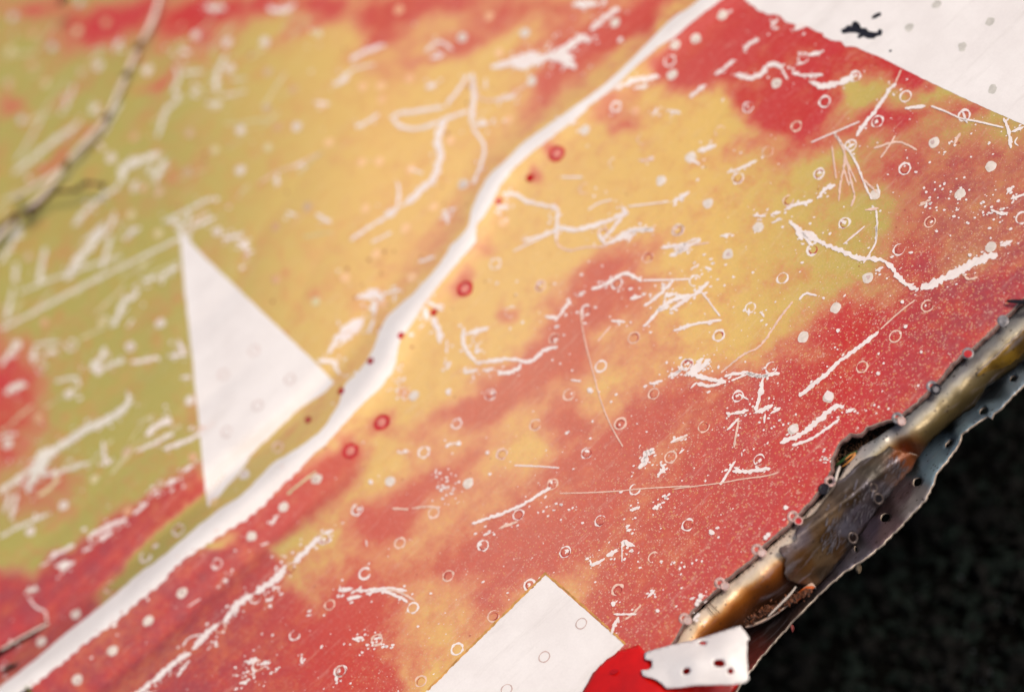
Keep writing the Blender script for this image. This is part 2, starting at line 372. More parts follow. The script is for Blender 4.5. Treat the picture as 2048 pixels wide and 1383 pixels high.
RED_BLOB = [  # x, y, rx, ry, angle, strength
    (220, 50, 130, 40, 18, .85), (90, 15, 90, 24, 0, .6), (480, 14, 150, 34, 8, .85), (420, 90, 40, 20, 30, .6), (620, 50, 90, 16, 28, .35), (560, 330, 80, 12, 35, .2), (150, 180, 60, 12, 30, .25), (405, 45, 35, 28, 50, .8), (330, 75, 60, 22, 30, .5), (18, 215, 28, 18, 20, .6),
    (315, 158, 40, 10, 40, .7), (130, 290, 70, 10, 38, .6), (90, 335, 60, 9, 38, .5), (770, 60, 60, 44, 60, .85), (880, 8, 190, 34, 5, .85), (1010, 50, 150, 28, 18, .75), (860, 120, 120, 14, 25, .35), (1180, 75, 110, 45, 42, .95), (1060, 95, 80, 22, 30, .5),
    (1100, 175, 70, 24, 45, .6), (1275, 30, 90, 22, 42, .8), (1235, 205, 40, 24, 35, .6), (1250, 240, 22, 14, 30, .6), (640, 10, 40, 20, 10, .5), (740, 100, 60, 15, 30, .4),
    (1205, 545, 95, 36, 30, .95), (1260, 600, 70, 34, 25, .85), (1150, 640, 60, 50, 50, .7), (1110, 705, 80, 44, 45, .8), (1165, 720, 46, 30, 45, .6), (1000, 780, 90, 38, 40, .95), (975, 830, 60, 36, 35, .75), (1130, 850, 40, 36, 40, .6), (1075, 780, 40, 30, 40, .3),
    (960, 500, 30, 20, 50, .4), (1250, 860, 90, 36, 35, .6), (1140, 830, 50, 40, 60, .5), (1270, 690, 60, 40, 30, .4), (1330, 820, 80, 60, 40, .5), (1420, 770, 90, 50, 30, .55), (860, 850, 90, 20, 30, .45),
    (1140, 930, 110, 26, 25, .6), (900, 930, 70, 18, 25, .5), (840, 1000, 90, 34, 40, .7), (1000, 1040, 100, 26, 25, .5), (930, 1115, 130, 34, 20, .65), (1090, 1090, 110, 70, 20, .55), (760, 1050, 90, 50, 30, .55),
    (700, 1200, 90, 60, 30, .6), (980, 1200, 90, 40, 35, .45), (720, 1280, 110, 70, 30, .7), (860, 1310, 40, 30, 30, .4), (1180, 1040, 120, 80, 40, .5), (1240, 960, 110, 60, 40, .5),
    (1113, 305, 20, 16, 0, .9), (1062, 353, 20, 16, 0, .95), (930, 575, 26, 20, 60, .9), (765, 845, 24, 20, 60, .9), (700, 898, 44, 38, 40, 1.1), (1018, 627, 16, 10, 40, .7), (815, 785, 16, 12, 30, .7),
    (1660, 245, 130, 30, 12, .45), (1770, 240, 60, 30, 10, .5), (1620, 290, 120, 24, 15, .45), (1790, 330, 60, 60, 60, .5), (1700, 350, 70, 30, 30, .3), (1480, 300, 60, 15, 20, .3), (1850, 220, 60, 20, 20, .5), (1930, 215, 50, 16, 30, .6),
    (1560, 560, 60, 20, 15, .3), (1800, 520, 50, 60, 80, .5), (1700, 640, 80, 40, 30, .4), (640, 600, 50, 20, 30, .25), (380, 800, 30, 15, 20, .2), (700, 300, 60, 18, 30, .12)]
YEL_BLOB = [(620, 1078, 80, 14, 14, .5), (690, 1090, 50, 22, 20, .3), (412, 1100, 28, 11, 25, .8), (450, 1080, 30, 12, 20, .5), (740, 930, 60, 40, 60, .5), (1720, 190, 60, 40, 30, .35), (1570, 720, 30, 20, 0, .2),
            (1880, 180, 60, 14, 28, .5), (840, 1190, 70, 26, 35, .25), (880, 1260, 50, 60, 60, .3), (1050, 900, 60, 22, 20, .4), (1650, 700, 40, 20, 30, .2)]
def blobs(lst, X, Y, soft=0.45):
    out = np.zeros(X.shape)
    for x, y, rx, ry, a, s in lst:
        a = math.radians(a); dx = X - x; dy = -(Y - y)
        u = (dx * math.cos(a) + dy * math.sin(a)) / rx; v = (-dx * math.sin(a) + dy * math.cos(a)) / ry
        out += s * np.exp(-(u * u + v * v) ** 1.15 * 0.8)
    return out
def paint_values(X, Y):
    X = np.asarray(X, float); Y = np.asarray(Y, float)
    wx = np.array([noise.noise((x / 90, y / 90, 2.0)) + .5 * noise.noise((x / 35, y / 35, 5.0)) for x, y in zip(X, Y)])
    wy = np.array([noise.noise((x / 90, y / 90, 12.0)) + .5 * noise.noise((x / 35, y / 35, 15.0)) for x, y in zip(X, Y)])
    A = X + 30 * wx; B = Y + 22 * wy
    red = np.zeros(X.shape)
    for poly, soft, s in RED_POLY:
        d = seg_dist(poly + [poly[0]], A, B) * np.where(inside(poly, A, B), 1, -1)
        t = np.clip(d / soft * 0.5 + 0.5, 0, 1); red = np.maximum(red, s * t * t * (3 - 2 * t))
    red = red + blobs(RED_BLOB, A, B) * (1 - 0.6 * red) - blobs(YEL_BLOB, A, B)
    # yellow lane between the left valley and the crest
    d = seg_dist(CREST, X, Y, True)
    sm = lambda t: np.clip(t, 0, 1) ** 2 * (3 - 2 * np.clip(t, 0, 1))
    lane = sm((d + 74) / 10) * sm((0 - d) / 12) * (X < 640) * sm((X - 225) / 60); red = red * (1 - lane) + lane * (-0.15)
    low = sm((d + 90) / 10) * sm((30 - d) / 12) * sm((230 - X) / 60); red = np.maximum(red, 0.9 * low)
    red = np.clip(red, -0.3, 1.15)
    red = red + 0.26 * sm((d + 80) / 30) * sm((-8 - d) / 20) * sm((X - 700) / 200)   # pinkish shading of the crease flank, painted in as red
    red = np.clip(red, -0.3, 1.15)
    spk = np.clip((X + 1.1 * Y - 1750) / 700, 0, 1) * np.clip((Y - 250) / 250, 0, 1)
    spk = np.maximum(spk, 0.55 * np.clip((X - 1750) / 150, 0, 1))
    spk = np.maximum(spk, 0.25)
    spk = spk * np.clip(1.2 - 0.5 * (X < 700), 0, 1)
    hue = np.clip((X - 330) / 420, 0, 1) * (1 - 0.75 * np.clip((X - 1420) / 330, 0, 1) * np.clip(1.3 - abs(Y - 400) / 500, 0, 1))
    hue = np.maximum(hue, 0.6 * np.clip((Y - 900) / 150, 0, 1) * (X > 420))
    haze_fade = 0.30 * np.exp(-(((X - 980) / 430) ** 2 + ((Y - 640) / 700) ** 2)) + 0.02
    # veil of stray light painted in as a paler middle of the sheet
    return np.stack([np.clip((red + 0.3) / 1.45, 0, 1), spk, hue, haze_fade], 1)
def paint_attr(o, V, pale=0.0, extra=0.0):
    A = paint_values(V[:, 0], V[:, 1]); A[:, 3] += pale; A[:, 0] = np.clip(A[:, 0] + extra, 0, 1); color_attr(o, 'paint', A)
    X, Y = V[:, 0], V[:, 1]
    d = 0.75 * np.clip((X - 1700) / 200, 0, 1) * np.clip((Y - 150) / 200, 0, 1) + 0.75 * np.clip((700 - X) / 300, 0, 1) * np.clip((Y - 900) / 200, 0, 1) + 0.25 * np.clip((Y - 400) / 300, 0, 1) * np.clip((X - 700) / 300, 0, 1) * np.clip((1700 - X) / 200, 0, 1)
    a = o.data.attributes.new('dusty', 'FLOAT', 'POINT'); a.data.foreach_set('value', np.clip(d, 0, 1).astype(np.float32))

def sheet_patch(name, outer, holes, mat, parent, eps=0.0, spacing=12.0, paint=False, z=None):
    vs, fs = patch_mesh(outer, holes, spacing)
    V = np.array(vs); hz = relief(V[:, 0], V[:, 1]) + eps * 0.25 if z is None else z(V[:, 0], V[:, 1])
    o = mesh_obj(name, [at(x, y, h) for (x, y), h in zip(vs, hz)], fs, mat, parent)
    if paint: paint_attr(o, V)
    return o

# torn lower right edge of the sheet, from far lower left to far upper right
EDGE = [(760, 1800), (980, 1620), (1090, 1480), (1150, 1400), (1190, 1340), (1240, 1302), (1284, 1312), (1310, 1312), (1340, 1296), (1352, 1276), (1362, 1258), (1372, 1240), (1384, 1222), (1410, 1200), (1428, 1184), (1447, 1164), (1478, 1138), (1502, 1122), (1520, 1098), (1552, 1070), (1580, 1046), (1594, 1030),
        (1625, 1000), (1650, 968), (1664, 940), (1663, 918), (1672, 900), (1684, 880), (1702, 868), (1722, 868), (1734, 855), (1752, 848), (1775, 842), (1795, 836), (1812, 822), (1840, 800), (1868, 772), (1886, 752), (1905, 728), (1934, 704), (1960, 684), (1984, 662), (2008, 636), (2040, 606), (2100, 560), (2200, 480), (2330, 400)]
EDGE_J = jag(linear(EDGE, 7), 3.0, 0.11)
PANEL = thing('painted_metal_sheet', at(1024, 691, 0), 'large scratched riveted metal sheet painted red and yellow with white stripe and torn edge', 'metal sheet')
TEAR1 = [(-60, 1190), (-20, 1160), (20, 1138), (60, 1115), (97, 1088), (92, 1100), (60, 1122), (20, 1146), (-20, 1175), (-60, 1205)]
TEAR1 = [(x, y + 152) for x, y in TEAR1]
TEAR2 = [(4, 1338), (18, 1327), (36, 1325), (30, 1333), (16, 1340), (6, 1345)]
OUT = list(EDGE_J) + [(2450, 300), (2450, -500), (1700, -640), (-500, -420), (-500, 1900), (300, 1980)]
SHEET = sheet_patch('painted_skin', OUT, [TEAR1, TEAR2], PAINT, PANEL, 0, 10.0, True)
solidify(SHEET, 0.0012, RIM)

# ------------------------------------------------------------------ white painted shapes on the sheet
SL = [(1470, -60), (1395, 2), (1380, 14), (1339, 42), (1287, 94), (1235, 146), (1176, 194), (1096, 250), (1044, 288), (1013, 319), (978, 350), (958, 385), (944, 416), (937, 448), (919, 475), (902, 490), (885, 519), (857, 554), (819, 592), (774, 634), (755, 672), (742, 707), (718, 741), (690, 768), (680, 800), (660, 835), (642, 860), (607, 887), (569, 911), (541, 930), (486, 986), (434, 1021), (382, 1063), (330, 1108), (278, 1146), (226, 1191), (174, 1233), (121, 1274), (69, 1319), (28, 1351), (0, 1372), (-120, 1470)]
SR = [(1530, -60), (1440, 2), (1414, 21), (1383, 45), (1348, 76), (1322, 90), (1277, 128), (1242, 163), (1214, 187), (1183, 208), (1160, 232), (1148, 240), (1114, 267), (1072, 298), (1031, 333), (1003, 368), (985, 403), (972, 427), (954, 448), (951, 485), (923, 516), (885, 561), (854, 599), (833, 634), (801, 679), (795, 700), (793, 721), (784, 745), (760, 776), (725, 807), (680, 856), (650, 890), (628, 906), (590, 948), (555, 979), (531, 1007), (493, 1038), (451, 1063), (416, 1087), (382, 1108), (347, 1136), (323, 1167), (278, 1201), (243, 1233), (208, 1260), (167, 1288), (128, 1323), (90, 1351), (62, 1375), (-60, 1470)]
def scallop(pts, amp, wl, x0, x1):
    out = []; s = 0
    P = linear(pts, 3.0)
    for a, b in zip(P[:-1], P[1:]):
        L = math.dist(a, b) + 1e-6; s += L; nx, ny = -(b[1] - a[1]) / L, (b[0] - a[0]) / L
        w = amp * (abs(math.sin(s * math.pi / wl + 1.5 * noise.noise((s / 40, 0, 0)))) - 0.6) if x0 < a[0] < x1 else amp * 0.5 * noise.noise((s / 12, 3, 0))
        out.append((a[0] + nx * w, a[1] + ny * w))
    return out
def paint_shape(name, outline, label, eps=0.0006, mat=WHITE, sp=9.0, holes=()):
    o = sheet_patch(name, outline, list(holes), mat, PANEL, eps, sp)
    if label: o['label'] = label
    return o
paint_shape('white_stripe', jag(catmull(SL, 8), 1.6, 0.05) + scallop(SR, 4.0, 25, -100, 600)[::-1], 'long white painted stripe running along the raised crease')
TRI = linear([(359, 460), (410, 515), (500, 600), (600, 695), (655, 748), (668, 765), (655, 780), (597, 818), (555, 859), (510, 901), (479, 945), (448, 979), (415, 1014), (405, 930), (400, 870), (385, 720), (370, 590), (359, 460)], 8)[:-1]
paint_shape('white_triangle', jag(TRI, 1.6, 0.06), 'white painted triangle left of the stripe')
SQ = linear([(1091, 1149), (1249, 1288), (1235, 1302), (1200, 1333), (1180, 1358), (1164, 1383), (1130, 1450), (700, 1540), (790, 1440), (850, 1383), (960, 1276), (1091, 1149)], 6)[:-1]
paint_shape('white_corner_patch', jag(SQ, 1.5, 0.2), 'square cornered white painted patch at the bottom')
SQE = [(855, 1379), (960, 1274), (1091, 1146), (1130, 1178), (1251, 1287)]
BAND_IN = [(1480, -40), (1490, 0), (1518, 22), (1535, 29), (1555, 28), (1565, 36), (1572, 46), (1590, 48), (1594, 56), (1600, 55), (1617, 53), (1629, 62), (1646, 66), (1648, 75), (1662, 80), (1681, 83), (1690, 92), (1711, 94), (1733, 104), (1744, 108), (1758, 113), (1799, 134), (1851, 160), (1931, 198), (2000, 229), (2048, 250), (2200, 320), (2330, 380)]
paint_shape('white_band', scallop(BAND_IN, 2.0, 30, 1500, 1700) + [(2400, 350), (2400, -300), (1480, -300)], 'broad white painted band crossing the upper right corner')
T = {'A': (0, 0), 'B': (680, 0), 'C': (1348, 0), 'D': (0, 450), 'E': (680, 450), 'F': (1348, 450), 'G': (0, 903), 'H': (680, 903), 'I': (1348, 903)}
ZS = 2017 / 700.0
def Z(t, pts): ox, oy = T[t]; return [(ox + x / ZS, oy + y / ZS) for x, y in pts]
for k, p in enumerate(([(960, 172), (985, 160), (1000, 148), (1020, 150), (1030, 128), (1052, 122), (1068, 138), (1078, 160), (1108, 162), (1122, 180), (1150, 186), (1172, 186), (1184, 166), (1202, 180), (1196, 204), (1168, 210), (1150, 224), (1112, 222), (1092, 208), (1064, 226), (1054, 208), (1072, 198), (1040, 188), (1008, 190), (972, 196)],
            [(1138, 102), (1160, 78), (1190, 70), (1196, 86), (1165, 105), (1142, 110)], [(1240, 290), (1250, 287), (1256, 295), (1248, 301), (1238, 298)])):
    paint_shape('tar_mark', jag(linear(Z('C', p), 2.5), 2.0, 0.35), ('ragged black tar smear on the white band', 'small black oval blot above the smear', 'tiny black dot below the smear')[k], 0.0010, BLACKP, 5)
# ------------------------------------------------------------------ rivets of the sheet
class MB:
    def __init__(s): s.v = []; s.f = []; s.px = []
    def add(s, vs, fs, px=None):
        b = len(s.v); s.v += vs; s.f += [tuple(i + b for i in f) for f in fs]; s.px += (px or [])
def circle_px(px, py, r, a, squash=1.0, rot=0.0):      # point on a circle lying in the sheet (seen as an ellipse)
    # basis of the sheet's plane in picture pixels
    x = r * math.cos(a); y = r * squash * math.sin(a)
    x, y = x * math.cos(rot) - y * math.sin(rot), x * math.sin(rot) + y * math.cos(rot)
    # foreshortened across the far direction (upper left)
    k = math.cos(TILT); u = x; v = y * k
    c = math.cos(ROLL); s = math.sin(ROLL)
    return px + u * c - v * s, py - (u * s + v * c)
def persp(px, py): return 1.0 + 0.16 * ((px - 1024) + (py - 691)) / 1700.0
def disc(px, py, r, h, rings=3, seg=18, dish=False, eps=0.0003, wob=0.0, sd=0):
    vs = []; pp = []; fs = []
    for j in range(rings + 1):
        rr = r * j / rings; n = 1 if j == 0 else seg
        for i in range(n):
            w = 1 + wob * noise.noise((math.cos(i * 6.283 / seg) * 1.5 + sd, math.sin(i * 6.283 / seg) * 1.5, sd * 1.7))
            x, y = circle_px(px, py, rr * w, i * 6.2832 / seg)
            t = j / rings; z = h * (1 - t ** 2.5); pp.append((x, y)); vs.append(sat(x, y, eps + z))
    for i in range(seg): fs.append((0, 1 + i, 1 + (i + 1) % seg))
    for j in range(1, rings):
        a = 1 + (j - 1) * seg; b = a + seg
        for i in range(seg): fs.append((a + i, b + i, b + (i + 1) % seg, a + (i + 1) % seg))
    return vs, fs, pp
def ring(px, py, r, w, eps, gap=0.0, start=0.0, sd=0, seg=30, var=0.5):
    vs = []; fs = []; n = int(seg * (1 - gap)); cl = gap < 0.02
    for i in range(n + (0 if cl else 1)):
        a = start + i * 6.2832 / seg
        nz = noise.noise((math.cos(a) * 1.6 + sd * 3.1, math.sin(a) * 1.6, sd)); n2 = noise.noise((i * 0.9, sd * 2.2, 0))
        ww = w * max(0.25, 1 + var * 1.6 * nz + 0.35 * n2)
        if not cl: ww *= min(1, 0.25 + min(i, n - i) / 3.0)
        for q in (-0.5, 0.5):
            x, y = circle_px(px, py, r + q * ww + 0.5 * nz, a); vs.append(sat(x, y, eps))
    k = n if cl else n
    for i in range(k):
        j = (i + 1) % n if cl else i + 1
        fs.append((2 * i, 2 * i + 1, 2 * j + 1, 2 * j))
    return vs, fs
def rivet(px, py, kind, k):
    r = 12.2 * persp(px, py); sd = k * 1.37
    if kind in ('hole', 'redhole'):
        rr = 7.5 if kind == 'hole' else 9
        vs, fs, pp = disc(px, py, rr, -0.0002, 2, 16, eps=0.0011)
        return mesh_obj('rivet_hole', vs, fs, HOLE, PANEL)
    if kind == 'ghost':
        vs, fs, pp = disc(px, py, r * 0.86, 0.0001, 2, 18, eps=0.0008)
        o = mesh_obj('rivet', vs, fs, WHITE, PANEL); v, f = ring(px, py, r * 0.9, 2.2, 0.0011, 0, 0, sd); mesh_obj('stained_rim', v, f, GHOST, o)
        return o
    if kind == 'faint' and px < 640 and py < 1000:
        vs, fs, pp = disc(px, py, r * 0.85, 0.0004, 3, 18, eps=0.0004, wob=.3, sd=sd); return mesh_obj('rivet', vs, fs, FADED[k % 3], PANEL)
    if kind == 'faint' and px + py < 1500:
        vs, fs, pp = disc(px, py, r * 0.9, 0.0004, 3, 18, eps=0.0004, wob=.2, sd=sd)
        o = mesh_obj('rivet', vs, fs, PAINT, PANEL); paint_attr(o, np.array(pp), 0.38 + 0.2 * rnd.random(), 0.12 * (px > 500)); return o
    if kind == 'spot':
        vs, fs, pp = disc(px, py, r * 0.8, 0.0002, 2, 16, eps=0.0007, wob=.4, sd=sd)
        return mesh_obj('rivet', vs, fs, SPOT, PANEL)
    vs, fs, pp = disc(px, py, r, 0.00035 if kind != 'halo' else 0.0008, 3, 18, eps=0.0002)
    if kind == 'halo':
        v2, f2 = ring(px, py, r * 1.15, r * 0.75, 0.0006, 0, 0, sd, 26, 0.25)
        o = mesh_obj('rivet', vs, fs, PINKC, PANEL); mesh_obj('lacquer_ring', v2, f2, HALO, o); return o
    if kind == 'blob':
        o = mesh_obj('rivet', vs, fs, PAINT, PANEL)
        paint_attr(o, np.array(pp))
        v, f, _ = disc(px, py, r * 0.95, 0.0004, 3, 18, eps=0.00055, wob=.22, sd=sd); mesh_obj('bare_metal_spot', v, f, BARE2, o)
        if k % 3 == 0:
            v, f, _ = disc(px + rnd.uniform(-3, 3), py + rnd.uniform(-3, 3), r * 0.35, 0.0001, 2, 12, eps=0.0011, wob=.8, sd=sd); mesh_obj('stain', v, f, GHOST, o)
        return o
    o = mesh_obj('rivet', vs, fs, PAINT, PANEL)
    paint_attr(o, np.array(pp))
    g = {'ring': 0.0, 'part': 0.28, 'faint': 0.42}[kind]; g = g + (0.14 if (k % 4 == 0 and kind == 'ring') else 0)
    v, f = ring(px, py, r * rnd.uniform(0.86, 1.0), rnd.uniform(2.4, 4.2) if kind != 'faint' else 2.2, 0.00055, g * rnd.uniform(0.5, 1.3), rnd.uniform(-0.6, 1.0), sd, 30, 0.9)
    mesh_obj('scraped_rim', v, f, BARE if rnd.random() < .55 else BARE_P, o)
    if kind != 'faint' and k % 3 != 1:
        v, f = ring(px + .8, py + .8, r * rnd.uniform(0.62, 0.74), rnd.uniform(1.2, 2.4), 0.00085, rnd.uniform(.1, .5), rnd.uniform(0, 6), sd + 5, 26, 0.8); mesh_obj('dark_red_groove', v, f, GROOVE, o)  # thin darker red ring inside the pale rim
    if kind == 'ring' and k % 3 == 0:
        v, f, _ = disc(px + rnd.uniform(-4, 4), py + rnd.uniform(-4, 4), r * rnd.uniform(.2, .4), 0, 2, 12, eps=0.0008, wob=1.0, sd=sd); mesh_obj('chip', v, f, BARE, o)
    return o
BARE2 = white_material('dull_bare_aluminium', srgb(216, 202, 188), srgb(240, 226, 214), 0.45, 300)
FADED = [plain('faded_rivet_' + n, c, .5, .12) for n, c in (('pale', srgb(214, 198, 152)), ('lilac', srgb(206, 174, 142)), ('pinkish', srgb(212, 166, 126)))]
BARE_P = plain('pinkish_worn_rim', srgb(232, 196, 176), 0.5, 0.12, 300)
GROOVE = plain('dull_red_line', srgb(170, 62, 56), .6, .3, 400)
SPOT = plain('grey_stain', srgb(208, 202, 192), 0.5, 0.2)
RV = {
 'C': {'ring': [(427,617),(705,727),(868,585),(1172,700),(540,873),(368,1027),(835,1000),(1018,838),(658,1155),(982,1285),(1335,555),(1330,972),(1475,1278),(2005,1255),(1672,665),(1045,440),(745,335)],
       'blob': [(485,1308),(1500,820),(1825,958),(1650,1117),(590,480),(95,905),(1160,1120),(125,222),(280,85),(197,1172)], 'faint': [(265,755),(30,1325)],
       'spot': [(1512,25),(1820,125),(1660,270),(1838,515),(1355,160)]},
 'F': {'ring': [(625,305),(258,635),(1460,465),(1275,640),(1083,815),(368,985),(562,820),(80,800),(490,1350),(440,475)], 'part': [(1298,140),(172,1160),(120,320),(800,140)],
       'blob': [(310,168),(745,645),(930,478),(1115,305),(1825,125),(893,990),(688,1175)]},
 'E': {'ring': [(1948,30),(1772,185),(1155,350),(895,222),(1595,335),(1235,652),(1503,812),(1693,648),(865,975),(1320,975),(1808,970),(1995,800),(672,1143),(1125,1150),(1615,1143),(483,1308),(933,1318),(1422,1312),(1905,1335),(1515,45)],
       'part': [(1418,490)], 'faint': [(795,655),(983,500),(620,820),(1080,80),(35,305),(208,165),(375,20),(250,455),(412,300)], 'halo': [(720,365),(240,1135),(60,1300)], 'blob': [(425,980)], 'hole': [(540,502),(352,635),(175,782),(5,955)]},
 'H': {'ring': [(1225,185),(540,350),(1028,362),(98,333),(345,525),(825,538),(1297,575),(143,700),(623,713),(1092,765),(420,898),(885,945),(213,1082),(675,1135),(465,1320),(-120,500)],
       'part': [(1700,215),(1500,395),(2005,420),(1808,608),(1600,795),(10,1260)], 'blob': [(290,170),(738,182)], 'ghost': [(1390,988),(1177,1180),(960,1368)]},
 'G': {'blob': [(1825,155),(1635,318),(1450,485),(1050,812),(853,973),(648,1145),(445,1310),(437,935),(238,1093),(1410,130),(370,655),(175,455),(365,308)],
       'ring': [(1250,645),(1900,880),(1960,1260),(1487,1230),(1028,450),(1868,500),(1270,1013)], 'part': [(1670,672),(1470,842),(1062,1190),(868,1355),(1697,1055),(838,605),(632,778),(545,495)], 'faint': [(925,185),(735,345),(545,155),(730,10),(1110,30),(1230,285)]},
 'D': {'ghost': [(1463,722),(1288,860),(1670,888),(1485,1040),(1305,1190)], 'blob': [(750,700),(925,565),(570,835),(45,1260),(95,690),(1095,1010),(1250,35),(398,972)], 'ring': [(412,690),(242,825),(1600,1280)],
       'faint': [(255,560),(585,560),(735,1300),(1590,315),(1820,440),(1985,300),(220,1110),(910,50),(160,185),(1420,165)], 'hole': [(1775,1120)]},
 'A': {'blob': [(850,405),(1130,200),(1325,395),(1385,980),(1385,750),(1710,730),(640,910),(1310,245),(565,380),(1525,240)],
       'faint': [(195,200),(60,290),(45,475),(185,375),(265,480),(470,415),(550,625),(1235,610),(1545,415),(1690,515),(1830,190),(1540,625),(1600,730),(1545,850),(1095,765),(775,790),(1235,865),(1080,985),(825,1085),(755,1235),(915,1105),(1895,820),(1855,605),(1770,1190),(1590,1310),(915,1345),(1250,1330),(610,130),(445,180)],
       'spot': [(75,95),(300,270),(125,690),(460,15)]},
 'B': {'blob': [(1065,190),(705,215),(1585,130),(1105,465),(710,1060),(1850,1040),(1410,750),(1930,258),(1915,430)], 'ring': [(1900,350),(1945,1325),(1590,615)],
       'faint': [(915,305),(860,95),(635,810),(1745,800),(1580,940),(1410,1085),(1700,640),(235,495),(130,500),(240,575),(400,455),(225,930),(410,975),(125,935),(540,1190),(380,1310),(145,1200),(940,1280),(1235,1235),(970,690),(340,55)],
       'halo': [(1250,885)], 'hole': [(915,1157)], 'redhole': [(1095,1025)]}}
kk = 0
for t in RV:
    for kind, pts in RV[t].items():
        for p in Z(t, pts): rivet(p[0], p[1], kind, kk); kk += 1
# more faint rivets where the sheet goes on beyond the frame follow the same rows
for i in range(-3, 3):
    for j in range(1, 9):
        x = 1200 - 165 * i - 63 * j - 330; y = 1040 + 60 * j + 330
        if y > 1400 and x > -150 and x < 900: rivet(x, y, 'ring' if (i + j) % 2 else 'part', kk); kk += 1

# ------------------------------------------------------------------ scratches: the paint is gone down to pale primer
def stroke(pts, w, eps, jagged=0.35, sd=0.0, step=3.0, taper=True, soft=True):
    P = catmull(pts, step) if soft and len(pts) > 2 else linear(pts, step)
    n = len(P); vs = []; fs = []
    for i, p in enumerate(P):
        a = P[max(0, i - 1)]; b = P[min(n - 1, i + 1)]; dx, dy = b[0] - a[0], b[1] - a[1]; L = math.hypot(dx, dy) + 1e-9
        nx, ny = -dy / L, dx / L
        e = min(i, n - 1 - i) * step
        t = min(1.0, 0.35 + e / (w * 1.6 + 1)) if taper else 1.0
        s1 = w * 0.5 * t * (1 + jagged * 2.0 * noise.noise((p[0] * .16, p[1] * .16, sd)) + jagged * 0.9 * noise.noise((p[0] * .55, p[1] * .55, sd + 4)))
        s2 = w * 0.5 * t * (1 + jagged * 2.0 * noise.noise((p[0] * .16, p[1] * .16, sd + 20)) + jagged * 0.9 * noise.noise((p[0] * .55, p[1] * .55, sd + 24)))
        s1 = max(s1, w * .12); s2 = max(s2, w * .12)
        vs.append(sat(p[0] + nx * s1, p[1] + ny * s1, eps)); vs.append(sat(p[0] - nx * s2, p[1] - ny * s2, eps))
    for i in range(n - 1): fs.append((2 * i, 2 * i + 1, 2 * i + 3, 2 * i + 2))
    return vs, fs
